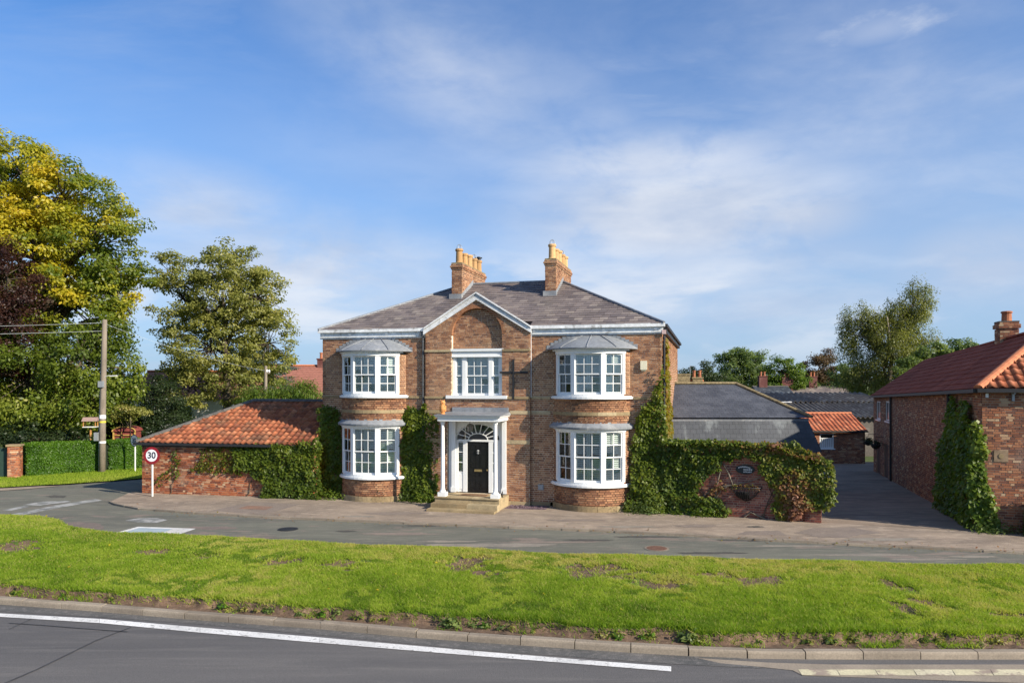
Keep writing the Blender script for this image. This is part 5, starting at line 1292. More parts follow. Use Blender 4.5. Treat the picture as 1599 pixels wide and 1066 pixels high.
# grass blades on the verge, thin where the soil shows
def blades(P, hgt, wid, rnd, name):
    n = len(P); ang = RNG.random(n)*2*math.pi; lean = RNG.normal(size=(n, 2))*.75
    d = np.column_stack([np.cos(ang), np.sin(ang), np.zeros(n)])*wid[:, None]
    tip = P+np.column_stack([lean[:, 0]*hgt, lean[:, 1]*hgt, hgt])
    V = np.empty((n, 3, 3)); V[:, 0] = P-d; V[:, 1] = P+d; V[:, 2] = tip
    return np_mesh(name, V.reshape(-1, 3), 3, rnd, M['grass'])
def fast_noise(x, y, s, seed):                       # lattice noise, vectorised
    g = np.random.default_rng(seed).random((256, 256)); x = x*s+37.3; y = y*s+11.1; xi = np.floor(x).astype(int); yi = np.floor(y).astype(int); fx = x-xi; fy = y-yi
    fx = fx*fx*(3-2*fx); fy = fy*fy*(3-2*fy); q = lambda a, b: g[a % 256, b % 256]
    return (q(xi, yi)*(1-fx)+q(xi+1, yi)*fx)*(1-fy)+(q(xi, yi+1)*(1-fx)+q(xi+1, yi+1)*fx)*fy
NB = 620000
u = RNG.uniform(0, NX, NB); t = RNG.random(NB)
# even over the ground: choose rows by area
VG = np.array(vs).reshape(NX+1, NT+1, 3)
tj = np.power(t, 1/1.5)*NT; tj = np.clip(tj, 0, NT-.001); iu = np.clip(u.astype(int), 0, NX-1); ju = tj.astype(int); fu = (u-iu)[:, None]; fj = (tj-ju)[:, None]
P = (VG[iu, ju]*(1-fu)+VG[np.minimum(iu+1, NX), ju]*fu)*(1-fj)+(VG[iu, ju+1]*(1-fu)+VG[np.minimum(iu+1, NX), ju+1]*fu)*fj
lipv = np.array([lip(p) for p in pxs])[iu]; wid_ = np.array([(vline(p, 1)-vline(p, 0)).length for p in pxs])[iu]
dist = t*wid_
nf = fast_noise(P[:, 0], P[:, 1], 2.5, 1); nl = fast_noise(P[:, 0], P[:, 1], .45, 2); nm_ = fast_noise(P[:, 0], P[:, 1], 1.1, 3)
B = np.zeros(NB)
for (cx, cy, a, b) in bw:
    d = np.sqrt(((P[:, 0]-cx)/a)**2+((P[:, 1]-cy)/b)**2); B = np.maximum(B, 1.15-d+(nf-.5)*1.1+(fast_noise(P[:, 0], P[:, 1], 6.5, 8)-.5)*1.3)
keep = (RNG.random(NB) < np.clip(1.10-1.9*np.clip(B, 0, 1), .06, 1)) & (RNG.random(NB) < np.where(dist < lipv-.02, np.clip((nf-.62)*1.2, .01, .25), np.clip((dist-lipv+.10)*6, .2, 1))) & (RNG.random(NB) < np.clip(.62+nf*.6, 0, 1))
P = P[keep]; nf, nl, nm_, t_, dist = nf[keep], nl[keep], nm_[keep], t[keep], dist[keep]; n = len(P)
ns = fast_noise(P[:, 0], P[:, 1], 4.5, 4)
hg = (.024+.034*nm_+.022*ns+.016*RNG.random(n))*np.clip(.55+.6*(1-t_)/.1, .55, 1)*np.where(dist > .6, 1, 1.25)
rn = np.clip(-.10+.52*nl+.34*(1-nm_)+.30*(ns-.4)+.26*RNG.random(n)+.12*t_, 0, .86)
yel = RNG.random(n) < .07+.16*(t_ > .7)+.45*np.clip((nl-.55)*4, 0, 1)*np.clip((ns-.45)*4, 0, 1); rn[yel] = RNG.uniform(.86, 1, yel.sum()); dull = (RNG.random(n) < 1.6*np.clip((.42-nm_)*3, 0, 1)*(ns < .5)) & ~yel; rn[dull] *= .35
link('grass', blades(P, hg, np.where(P[:, 1] > 16, .011, .008), rn, 'grass'), None, 'stuff')
# turf beneath the blades so that no bare mesh shows between them
tm = MB(); tv = [(p[0], p[1], p[2]+.006) for p in vs]; tf = []
for i in range(NX):
    for j in range(NT):
        p = VG[i, j]; tt = ((j+.5)/NT)**1.5; L = (vline(pxs[i], 1)-vline(pxs[i], 0)).length
        if tt*L > lip(pxs[i])+.05 and tt < .985 and bare_f(p[0], p[1]) < .12+.2*random.random(): tf.append((i*(NT+1)+j, i*(NT+1)+j+1, (i+1)*(NT+1)+j+1, (i+1)*(NT+1)+j))
tm.add(tv, tf); to = tm.build('turf', M['turf'], None, 'structure', smooth=True)
if to.data.polygons[0].normal.z < 0: to.data.flip_normals()
# weeds along the soil lip
def weed(px, size, label, mat='leaf_green', n=60):
    a = vline(px, 0); q = vline(px, 1); d = (q-a).normalized(); c = a+d*(lip(px)*.75); 
    P = RNG.normal(size=(n, 3))*np.array([.42, .28, .30])*size; P[:, 2] = np.abs(P[:, 2])+.02; 
    N = np.column_stack([P[:, 0]*.6, P[:, 1]*.6-.15*size, np.full(n, .5*size)])+RNG.normal(size=(n, 3))*.15*size
    o = thing('weed', label, 'weed', (c.x, c.y, .12), 0, 'weeds along the kerb'); link('foliage', np_mesh('foliage', leaf_quads(P, N, RNG.uniform(.35, .75, n)*size, 0, .5), 4, RNG.random(n), M[mat]), o)
wr = random.Random(3); W_lab = 'low green weed growing in the soil between kerb and grass'
weed(704, .17, 'tall pale green weed standing at the soil edge, the tallest left of the middle', 'leaf_green', 80); weed(1076, .19, 'bushy pale green weed standing up at the soil edge right of the middle', 'leaf_green', 90)
for k in range(44):
    px = wr.uniform(0, 1599); weed(px, wr.uniform(.06, .13), W_lab, wr.choice(['leaf_green', 'leaf_bright', 'leaf_olive', 'leaf_hedge']), wr.randint(25, 50))
# fallen leaves
NL = 160; u_ = RNG.uniform(40, NX-40, NL).astype(int); j_ = RNG.integers(20, NT-2, NL); P = VG[u_, j_]+np.array([0, 0, .05])
link('fallen_leaves', np_mesh('fallen_leaves', leaf_quads(P, RNG.normal(size=P.shape)*.3+np.array([0, 0, 1]), RNG.uniform(.05, .09, NL), 0, .7), 4, .6+RNG.random(NL)*.4, M['leaf_yellow']), None, 'stuff')
for (lst, zz, nn) in ((KP, .065, 150), (KP, .01, 150)):
    pp = RNG.uniform(200, 1599, nn); P = np.array([G(p, interp(p, KP)+(RNG.normal()*2-3 if zz > .03 else abs(RNG.normal())*2.5+2), zz) for p in pp])
    link('leaf_litter', np_mesh('leaf_litter', leaf_quads(P, RNG.normal(size=P.shape)*.35+np.array([0, 0, 1]), RNG.uniform(.04, .08, nn), 0, .7), 4, .55+RNG.random(nn)*.45, M['leaf_vine']), None, 'stuff')
# grass bank beside the hedge
gb = [*side, (-14.5, 36.8), (-18.4, 38.6), (-22.6, 34.8), (-25.5, 33.8), (-36, 33.5)]
sheet('grass_bank', gb, .05, 'turf')
NB2 = 90000; X = RNG.uniform(-34, -14.5, NB2); Y = RNG.uniform(29, 38.6, NB2); ok = inpoly(np.column_stack([X, Y]), [(p[0], p[1]) for p in gb]); X, Y = X[ok], Y[ok]; n = len(X)
rn = np.clip(.25+.4*fast_noise(X, Y, .6, 5)+.3*RNG.random(n), 0, .92)
link('bank_grass', blades(np.column_stack([X, Y, np.full(n, .05)]), .05+.05*RNG.random(n), np.full(n, .016), rn, 'bank_grass'), None, 'stuff')
sheet('far_footway', [G(-300, 779), G(0, 766.5), G(45, 763.5), G(98, 758.5), G(60, 759.3), G(0, 762.8), G(-300, 772)], .02, 'pavement')

# ================================================================== SIGNS AND POLES
def text_mesh(txt, size, mat, name, parent, M4, extr=.002):
    cu_ = bpy.data.curves.new(name, 'FONT'); cu_.body = txt; cu_.size = size; cu_.align_x = 'CENTER'; cu_.align_y = 'CENTER'; cu_.extrude = extr; cu_.offset = .008
    tmp = bpy.data.objects.new('tmp', cu_); COL.objects.link(tmp); bpy.context.view_layer.update()
    me = bpy.data.meshes.new_from_object(tmp.evaluated_get(bpy.context.evaluated_depsgraph_get())); bpy.data.objects.remove(tmp); bpy.data.curves.remove(cu_)
    me.materials.clear(); me.materials.append(mat); me.name = name
    o = link(name, me, parent); o.matrix_local = M4; return o
def speed_sign(px, py_base, zc, dia, yaw, label, red, ang_scale=1.0):
    g = G(px, py_base, .05); t = thing('speed_limit_sign', label, 'road sign', (g[0], g[1], .05), yaw)
    MB().tube([(0, 0, -.05), (0, 0, zc+dia*.3)], .036, 12).build('post', M['galv'], t)
    RX = Matrix.Translation((0, -.05, zc)) @ Matrix.Rotation(R(90), 4, 'X')
    r = dia/2
    q = MB(RX); q.lathe([(r, -.006), (r, .004)], (0, 0, 0), 36); d_ = q.build('sign_plate', M['red_sign'] if red else M['sign_black'], t)
    q = MB(RX); q.lathe([(r*.70 if red else r*.86, .0045), (r*.70 if red else r*.86, .0075)], (0, 0, 0), 36); q.build('sign_face', M['white_sign'] if red else plain('sign_grey', (.40, .44, .46), .5), t)
    q = MB(); q.box(-.05, .05, -.046, -.03, zc-.04, zc+.04); q.build('clamp', M['grey_metal'], t)
    text_mesh('30', dia*.52, M['sign_black'], 'number', t, Matrix.Translation((0, -.0595, zc)) @ Matrix.Rotation(R(90), 4, 'X'))
    return t
speed_sign(238.5, 775, 1.58, .66, R(-6), 'red ringed 30 speed limit sign on a white post before the outbuilding wall', True)
speed_sign(211.5, 735.5, 1.52, .60, R(-30), 'grey 30 sign turned sideways beside the hedge, behind the outbuilding corner', False)
# telegraph pole
g = G(160, 737, .05); tp = thing('telegraph_pole', 'tall weathered wooden telegraph pole standing in front of the hedge', 'telegraph pole', (g[0], g[1], .05))
MB().tube([(0, 0, -.1), (.02, 0, 2.5), (.08, 0, 5.2), (.13, 0, 7.45)], [.155, .145, .125, .105], 14, .5).build('pole', M['wood_pole'], tp, smooth=True)
MB().box(-.08, .16, -.24, -.10, 4.15, 4.45).build('junction_box', M['grey_metal'], tp)
l_ = MB(); l_.tube([(.1, -.05, 4.62), (.35, -.08, 4.72), (.55, -.10, 4.70)], .018, 6); l_.obox((.45, -.16, 4.67), (.32, 0, .02), (0, .12, 0), (0, 0, .05)); l_.build('street_light', M['galv'], tp)
MB().box(-.30, -.12, -.20, -.05, 1.55, 1.95).build('meter_box', M['grey_metal'], tp)
MB().lathe([(.150, 2.62), (.150, 2.80)], (.02, 0, 0), 14).build('white_band', M['white_sign'], tp); MB().lathe([(.151, 2.42), (.151, 2.50)], (.02, 0, 0), 14).build('yellow_band', M['yellow_sticker'], tp); MB().lathe([(.156, 1.42), (.156, 1.52)], (.01, 0, 0), 14).build('white_band', M['white_sign'], tp)
MB().tube([(-.155, -.03, 0), (-.13, -.03, 2.5), (-.03, -.03, 5.5), (.04, -.02, 7.2)], .014, 6).build('cable_guard', M['grey_metal'], tp)
for k in range(3): MB().tube([(.12+.0, 0, 7.2-.14*k), (.26, 0, 7.2-.14*k)], .02, 6).build('step_iron', M['grey_metal'], tp)
top = Vector((g[0]+.13, g[1], 7.45))
def cable(a, b, sag, label, r=.009):
    q = [tuple(Vector(a).lerp(Vector(b), k/16)-Vector((0, 0, sag*4*(k/16)*(1-k/16)))) for k in range(17)]
    tag(MB().tube(q, r, 5).build('overhead_cable', M['glass_green']), label, 'cable')
cable(top+Vector((0, 0, -.1)), (-45, 35, 7.4), .3, 'upper of two pale overhead cables running from the pole to the left'); cable(top+Vector((0, 0, -.5)), (-45, 33, 7.1), .35, 'lower of two pale overhead cables running from the pole to the left')
p2 = at(415, 615, 47); fp = thing('telegraph_pole', 'slim distant telegraph pole with white insulators above the outbuilding ridge', 'telegraph pole', (p2.x, 47, 0))
MB().tube([(0, 0, 0), (.02, 0, 5.5)], [.12, .09], 10, .4).build('pole', M['wood_pole'], fp); MB().box(-.03, .28, -.06, .06, 5.0, 5.1).build('crossarm', M['wood_pole'], fp)
for k in range(2): MB().lathe([(.05, 0), (.07, .05), (.04, .16)], (.10+.14*k, -.02, 5.1), 8).build('insulator', M['white_sign'], fp)
cable(top+Vector((0, 0, -.15)), (p2.x, 47, 5.2), .25, 'thin overhead cable running from the tall pole across the sycamore', .005)
# gate pier, bird table, play house
gp = G(24, 745, .05); pier = thing('gate_pier', 'square brick gate pier with flat cap at the end of the hedge', 'gate pier', (gp[0], gp[1], .0), R(20))
st_, bk = [], MB()
for pts in (((-.24, -.24), (.24, -.24)), ((.24, -.24), (.24, .24)), ((-.24, .24), (-.24, -.24))): lay(pline(*pts), 0, 1.5, openings([]), st_, bk, seed=120, thick=.05)
bk.box(-.18, .18, -.18, .18, 0, 1.49); fixn(bk.build('wall', M['mortar_old'], pier)); finish_bricks(pier, st_, M['brick_old'], 0); MB().box(-.30, .30, -.30, .30, 1.5, 1.58).build('cap', M['stone'], pier)
g2 = thing('garden_gate', 'dark green boarded gate in the shade beside the brick pier', 'gate', (gp[0]-1.75, gp[1]-.3, .05), R(10))
for k in range(9): MB().box(.05+.155*k, .195+.155*k, -.02, .02, .05, 1.35).build('plank', plain('dark_green', (.02, .045, .035), .6) if k == 0 else bpy.data.materials['dark_green'], g2)
MB().box(0, 1.45, .021, .06, .25, .35).build('rail', bpy.data.materials['dark_green'], g2); MB().box(0, 1.45, .021, .06, 1.05, 1.15).build('rail', bpy.data.materials['dark_green'], g2)
MB().box(-.10, .10, -.08, .08, 0, .42).build('stone_post', M['stone']); o = bpy.data.objects['stone_post']; o.location = (gp[0]-.62, gp[1]-.8, 0); tag(o, 'short pale stone post in front of the dark green gate', 'bollard')
bt = at(142, 688, 38.5); b = thing('bird_table', 'wooden bird table on an orange post looking over the hedge', 'bird table', (bt.x, 38.5, 0), R(15))
MB().tube([(0, 0, 0), (0, 0, 2.1)], .05, 8).build('post', M['orange_wood'], b); MB().box(-.32, .32, -.26, .26, 2.1, 2.14).build('tray', M['galv'], b)
q = MB(); q.add([(-.36, -.30, 2.42), (.36, -.30, 2.42), (.36, .30, 2.42), (-.36, .30, 2.42), (-.36, 0, 2.62), (.36, 0, 2.62)], [(0, 1, 5, 4), (2, 3, 4, 5), (1, 2, 5), (3, 0, 4), (0, 3, 2, 1)]); q.build('roof', plain('birdtable_roof', (.30, .20, .17), .8), b)
for sx in (-.28, .28):
    for sy in (-.22, .22): MB().box(sx-.02, sx+.02, sy-.02, sy+.02, 2.14, 2.42).build('corner_post', M['orange_wood'], b)
ph = at(195, 692, 40.5); p = thing('timber_playhouse', 'small red timber playhouse with curved yellow trimmed roof behind the hedge', 'playhouse', (ph.x, 40.5, 0), R(8))
MB().box(-.52, .52, 0, 1.0, 0, 1.75).build('wall', M['red_wood'], p)
pts = [(.60*math.sin(a), 1.75+.22*math.cos(a)*1.2) for a in np.linspace(-math.pi/2, math.pi/2, 11)]
q = MB(); vs = [(x, y, z) for y in (-.12, 1.1) for x, z in pts]; q.add(vs, [tuple(range(11)), tuple(range(21, 10, -1))]+[(i, i+11, i+12, i+1) for i in range(10)]+[(0, 10, 21, 11)]); q.build('roof', M['red_wood'], p)
q = MB(); q.tube([(x, -.14, z) for x, z in pts], .035, 6); q.bar((-.55, -.05, 0), (-.55, -.05, 1.75), .07); q.bar((.55, -.05, 0), (.55, -.05, 1.75), .07); q.bar((-.12, -.05, 0), (-.12, -.05, 1.75), .05); q.bar((-.5, -.05, 1.55), (.5, -.05, 1.55), .05); q.build('trim', M['yellow_wood'], p)
MB().box(-.42, -.18, -.03, -.002, .9, 1.4).build('window', M['dark_room'], p); MB().box(.0, .42, -.03, -.002, .1, 1.45).build('door', plain('dark_red', (.16, .02, .02), .7), p)
# ================================================================== VEGETATION
def LB(px, py, rx, ry, Y, ryd=None, w=1.0):
    c = at(px, py, Y); k = Y/FPX; return (c.x, c.y, c.z, rx*k, (ryd or (rx+ry)/2)*k, ry*k, w)
def tree(name, label, base, lobes, n_clump, per, cr, leaf, mat, rnd, trunk=.35, bark='bark', droop=0.3, flat=.6, shell=.45, group=None, twigs=.5, cat='tree', aspect=.6, hang=0.0, upb=.5, seed=0):
    rg = np.random.default_rng(seed+int(abs(base[0])*100)); t = thing(name, label, cat, base, 0, group); b = np.array(base)
    L = np.array(lobes); vol = L[:, 3]*L[:, 4]*L[:, 5]; vol = vol**.8*L[:, 6]; vol /= vol.sum()
    k = rg.choice(len(L), n_clump, p=vol); d = norm(rg.normal(size=(n_clump, 3))); r = shell+(1-shell)*rg.random(n_clump)**.7
    Cc = L[k, :3]+d*r[:, None]*L[k, 3:6]
    keep = np.ones(n_clump, bool)                     # nothing below the ground
    keep &= Cc[:, 2] > .5; Cc = Cc[keep]; k = k[keep]; d = d[keep]; n = len(Cc)
    sz = cr*rg.uniform(.65, 1.35, n); cc_r = rg.random(n)
    o = norm(rg.normal(size=(n*per, 3)))*rg.random((n*per, 1))**.45; ci = np.repeat(np.arange(n), per)
    off = o*sz[ci][:, None]*np.array([1, 1, flat])
    if hang: off[:, 2] -= hang*np.abs(rg.normal(size=n*per))*sz[ci]; 
    P = Cc[ci]+off
    N = o*.8+d[ci]*.5+rg.normal(size=P.shape)*.55; N[:, 2] += upb
    h = (P[:, 2]-L[:, 2].min())/(max(1, np.ptp(P[:, 2])))
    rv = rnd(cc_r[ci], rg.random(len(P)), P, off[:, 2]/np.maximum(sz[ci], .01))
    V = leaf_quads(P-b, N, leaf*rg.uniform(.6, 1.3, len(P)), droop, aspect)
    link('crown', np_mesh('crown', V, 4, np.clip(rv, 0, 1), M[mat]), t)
    mb = MB(); ctr = (L[:, :3]*L[:, 6:7]).mean(0); h0 = max(1.2, (ctr[2]-b[2])*.45)
    top = np.array([ctr[0]*.6+b[0]*.4, ctr[1]*.6+b[1]*.4, ctr[2]+.3*np.ptp(L[:, 2])])-b
    fork = np.array([top[0]*.3, top[1]*.3, h0])
    mb.tube([(0, 0, -.2), tuple(fork*.5+rg.normal(size=3)*.05), tuple(fork), tuple((fork+top)/2+rg.normal(size=3)*.2), tuple(top)], [trunk*1.25, trunk, trunk*.85, trunk*.5, trunk*.15], 9)
    for i, l in enumerate(L):
        q = l[:3]-b; s0 = fork*(0.8+.2*rg.random())+ (top-fork)*max(0, min(.6, (q[2]-fork[2])/max(.1, (top-fork)[2])*.5))
        m = (s0+q)/2+rg.normal(size=3)*.25; m[2] += .15*np.linalg.norm(q-s0)
        mb.tube([tuple(s0), tuple(m), tuple(q)], [trunk*.42, trunk*.28, trunk*.12], 6)
        idx = np.where(k == i)[0]
        for j in idx[:max(2, int(len(idx)*twigs))]:
            e = Cc[j]-b; a = q*.75+m*.25 if rg.random() < .5 else q; w = (a+e)/2+rg.normal(size=3)*.15
            mb.tube([tuple(a), tuple(w), tuple(e)], [trunk*.11, trunk*.07, trunk*.025], 4)
    mb.build('trunk', M[bark], t, smooth=True)
    return t
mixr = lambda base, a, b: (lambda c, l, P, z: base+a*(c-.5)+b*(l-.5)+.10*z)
# large trees on the left
def yel_r(c, l, P, z):
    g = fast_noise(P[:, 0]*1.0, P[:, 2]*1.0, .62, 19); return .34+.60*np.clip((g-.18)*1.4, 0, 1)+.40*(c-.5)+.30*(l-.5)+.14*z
Y = 46
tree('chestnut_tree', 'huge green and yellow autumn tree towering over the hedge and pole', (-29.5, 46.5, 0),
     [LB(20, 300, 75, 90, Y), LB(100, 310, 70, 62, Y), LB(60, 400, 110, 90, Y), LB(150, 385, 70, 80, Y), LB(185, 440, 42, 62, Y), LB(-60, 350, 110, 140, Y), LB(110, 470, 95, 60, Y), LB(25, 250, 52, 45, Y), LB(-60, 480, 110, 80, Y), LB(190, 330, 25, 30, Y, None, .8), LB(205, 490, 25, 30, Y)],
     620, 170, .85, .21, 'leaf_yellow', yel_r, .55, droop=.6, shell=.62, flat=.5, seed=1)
tree('lime_tree', 'broad dark green lime tree drooping down to the hedge', (-25.5, 41.5, 0),
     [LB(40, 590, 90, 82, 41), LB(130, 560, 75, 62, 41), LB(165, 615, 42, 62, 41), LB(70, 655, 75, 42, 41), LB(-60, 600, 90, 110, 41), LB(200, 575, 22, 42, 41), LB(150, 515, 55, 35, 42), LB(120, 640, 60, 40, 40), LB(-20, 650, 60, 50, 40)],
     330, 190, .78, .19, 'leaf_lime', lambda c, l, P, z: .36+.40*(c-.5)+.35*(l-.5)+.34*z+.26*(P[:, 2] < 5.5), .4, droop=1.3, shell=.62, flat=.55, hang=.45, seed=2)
tree('copper_beech', 'dark purple copper beech at the photo edge among the green trees', (-29.5, 40.2, 0),
     [LB(10, 430, 48, 58, 40), LB(12, 515, 42, 50, 40), LB(-50, 470, 80, 110, 40), LB(40, 465, 26, 32, 40), LB(5, 570, 26, 34, 40)], 190, 130, .6, .15, 'leaf_copper', mixr(.5, .5, .5), .3, droop=.5, flat=.55, seed=3)
tree('sycamore_tree', 'tall open olive green tree with visible limbs behind the outbuilding roof', (-19.2, 50, 0),
     [LB(352, 425, 66, 50, 50), LB(285, 465, 50, 62, 50), LB(405, 465, 46, 55, 50), LB(330, 540, 88, 66, 50), LB(420, 535, 44, 55, 50), LB(295, 600, 58, 42, 50), LB(385, 600, 58, 38, 50), LB(262, 425, 25, 36, 50), LB(345, 480, 60, 60, 50, None, .8)],
     620, 90, .58, .18, 'leaf_olive', lambda c, l, P, z: .42+.35*(c-.5)+.35*(l-.5)+.15*z+.2*fast_noise(P[:, 0], P[:, 2], .4, 21), .30, 'bark', droop=.4, shell=.45, flat=.5, seed=4)
tree('blue_cedar', 'dusky blue green cedar showing behind the right side of the tall olive green tree', (-18.3, 56, 0),
     [LB(415, 575, 50, 26, 56), LB(440, 605, 36, 18, 56), LB(395, 550, 30, 24, 56)], 110, 100, .6, .15, 'leaf_cedar', mixr(.5, .5, .5), .25, droop=0, flat=.25, upb=1.2, seed=5)
tree('willow_tree', 'yellow green weeping willow rising over the outbuilding ridge beside the house', (-12.6, 41, 0),
     [LB(462, 612, 40, 22, 41), LB(420, 618, 42, 18, 41), LB(485, 618, 22, 24, 41), LB(395, 625, 30, 16, 41)], 120, 150, .42, .20, 'leaf_bright', mixr(.5, .35, .5), .2, droop=3.0, flat=.8, hang=1.0, aspect=.22, seed=6)
tree('yew_tree', 'near black evergreen in the shade beyond the outbuilding corner', (-22.3, 44.5, 0),
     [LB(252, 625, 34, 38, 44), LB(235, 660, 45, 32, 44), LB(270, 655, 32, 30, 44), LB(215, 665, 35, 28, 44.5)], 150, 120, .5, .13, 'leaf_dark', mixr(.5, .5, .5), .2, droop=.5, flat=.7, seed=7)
tree('garden_tree', 'small thin ornamental tree behind the red playhouse', (-20.7, 39.9, 0),
     [LB(205, 640, 24, 9, 40), LB(192, 650, 20, 8, 40), LB(216, 646, 16, 8, 40)], 36, 70, .32, .12, 'leaf_olive', mixr(.6, .4, .4), .07, droop=.3, flat=.35, seed=8)
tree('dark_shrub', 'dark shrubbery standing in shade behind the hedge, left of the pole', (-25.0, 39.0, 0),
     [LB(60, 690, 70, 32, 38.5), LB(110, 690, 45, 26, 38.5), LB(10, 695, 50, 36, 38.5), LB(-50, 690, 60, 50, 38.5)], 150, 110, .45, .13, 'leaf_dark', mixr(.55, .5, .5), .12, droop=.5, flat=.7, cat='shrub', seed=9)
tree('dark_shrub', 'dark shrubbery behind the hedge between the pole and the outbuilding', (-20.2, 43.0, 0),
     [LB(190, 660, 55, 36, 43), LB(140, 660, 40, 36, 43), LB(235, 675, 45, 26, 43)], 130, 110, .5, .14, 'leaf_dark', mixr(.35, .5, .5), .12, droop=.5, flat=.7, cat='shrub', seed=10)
# trees beyond the yard
g_ = 'trees beyond the yard'
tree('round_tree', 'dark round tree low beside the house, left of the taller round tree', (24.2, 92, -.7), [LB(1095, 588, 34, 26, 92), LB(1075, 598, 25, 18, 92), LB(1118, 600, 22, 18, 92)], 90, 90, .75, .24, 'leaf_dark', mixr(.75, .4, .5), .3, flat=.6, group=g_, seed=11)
tree('round_tree', 'tall rounded mid green tree standing above the slate garage', (29.8, 96, -.7), [LB(1140, 570, 26, 28, 96), LB(1176, 570, 26, 28, 96), LB(1158, 558, 28, 18, 96), LB(1158, 595, 44, 24, 96), LB(1195, 602, 20, 16, 96)], 200, 100, .85, .24, 'leaf_green', mixr(.42, .5, .5), .35, flat=.55, group=g_, seed=12)
tree('round_tree', 'lighter yellow green tree between the tall round tree and the russet one', (32.8, 90, -.7), [LB(1222, 578, 28, 22, 90), LB(1240, 592, 22, 22, 90), LB(1210, 600, 25, 16, 90)], 130, 100, .7, .22, 'leaf_bright', mixr(.35, .5, .5), .3, flat=.55, group=g_, seed=13)
tree('russet_tree', 'russet brown tree left of the tall birch', (40, 97, -.7), [LB(1282, 576, 28, 22, 97), LB(1268, 592, 20, 18, 97), LB(1300, 600, 24, 22, 97), LB(1292, 556, 12, 16, 100)], 130, 100, .75, .22, 'leaf_brown', mixr(.45, .5, .5), .3, flat=.55, group=g_, seed=14)
tree('green_tree', 'dark green tree filling the gap under the russet tree', (40.5, 93, -.7), [LB(1320, 592, 30, 28, 92), LB(1255, 606, 30, 12, 92), LB(1285, 608, 26, 12, 92)], 110, 90, .7, .22, 'leaf_green', mixr(.3, .5, .5), .2, flat=.6, group=g_, seed=15)
tree('birch_tree', 'tall weeping birch with drooping sprays rising behind the barn', (31.5, 62, -.7),
     [LB(1432, 466, 30, 30, 62), LB(1412, 490, 40, 34, 62), LB(1345, 500, 34, 30, 62), LB(1322, 520, 14, 24, 62), LB(1375, 545, 62, 44, 62), LB(1382, 505, 36, 36, 62, None, .7), LB(1440, 545, 26, 40, 62), LB(1350, 590, 46, 34, 62), LB(1425, 590, 52, 30, 62)],
     500, 120, .62, .19, 'leaf_olive', mixr(.24, .4, .4), .30, 'bark_pale', droop=2.5, flat=.9, hang=.8, aspect=.34, group=g_, shell=.4, seed=16)
tree('bright_shrub_tree', 'fresh green bush tree at the foot of the birch above the barn roof', (32.6, 58, -.7), [LB(1455, 552, 26, 16, 58), LB(1425, 578, 30, 22, 58), LB(1470, 570, 22, 18, 58)], 90, 100, .5, .17, 'leaf_green', mixr(.62, .4, .5), .15, flat=.45, group=g_, seed=17)
for k, (px, lab) in enumerate(((1500, 'dark green tree top just over the barn ridge, nearer the birch'), (1535, 'dark green tree top just over the barn ridge, next to the chimney'))):
    tree('far_tree', lab, ((px-800)/FPX*85, 85, -.7), [LB(px, 550, 34, 20, 85), LB(px+12, 560, 30, 24, 85)], 70, 80, .8, .26, 'leaf_green', mixr(.3, .5, .5), .25, flat=.5, group=g_, seed=18+k)
# distant wood that closes the view
n = 26000; X = RNG.uniform(-220, 260, n); P = np.column_stack([X, 190+RNG.uniform(-8, 8, n), (RNG.random(n)**.8)*(4.6+3.2*fast_noise(X, X*0, .09, 31)+1.5*fast_noise(X, X*0, .4, 32))-1])
link('distant_wood', np_mesh('distant_wood', leaf_quads(P, RNG.normal(size=P.shape)+np.array([0, -.6, .6]), RNG.uniform(.7, 1.5, n), .3, .8), 4, RNG.random(n)*.7, M['leaf_green']), None, 'stuff')
# clipped hedge
hg = thing('clipped_hedge', 'long bright green clipped hedge behind the telegraph pole', 'hedge', (-22.55, 34.25, 0), math.atan2(37.9-34.5, -18.4+22.2))
HL, HW, HH = 6.2, 1.3, 1.52
n = 52000; f = RNG.random(n); U = RNG.random((n, 3)); P = np.empty((n, 3)); N = np.empty((n, 3))
m = f < .55; P[m] = np.column_stack([U[m, 0]*HL, U[m, 1]*0, U[m, 2]*HH]); N[m] = (0, -1, .25)
m = (f >= .55) & (f < .78); P[m] = np.column_stack([U[m, 0]*HL, U[m, 1]*HW, HH+0*U[m, 2]]); N[m] = (0, -.1, 1)
m = (f >= .78) & (f < .9); P[m] = np.column_stack([HL*(RNG.random(m.sum()) > .5), U[m, 1]*HW, U[m, 2]*HH]); N[m] = (-1, 0, .2)
m = f >= .9; P[m] = np.column_stack([U[m, 0]*HL, HW+0*U[m, 1], U[m, 2]*HH]); N[m] = (0, 1, .2)
nz = fast_noise(P[:, 0]+P[:, 1], P[:, 2]+P[:, 1]*.7, 2.2, 41); dp = (nz-.5)*.16-RNG.random(n)**2*.12
P = P+N*dp[:, None]; P[:, 2] = np.maximum(P[:, 2], .03)
gap = (np.abs(P[:, 0]-3.35) < .10+.1*nz) & (f < .55); P[gap, 1] += .3                          # a seam where two plants meet
N = N+RNG.normal(size=N.shape)*.55
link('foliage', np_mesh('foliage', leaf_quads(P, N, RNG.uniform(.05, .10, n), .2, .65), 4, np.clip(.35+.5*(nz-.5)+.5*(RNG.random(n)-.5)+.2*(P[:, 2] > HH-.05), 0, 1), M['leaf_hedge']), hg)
MB().box(.12, HL-.12, .16, HW-.14, 0, HH-.14).build('twig_core', M['leaf_dark'], hg)

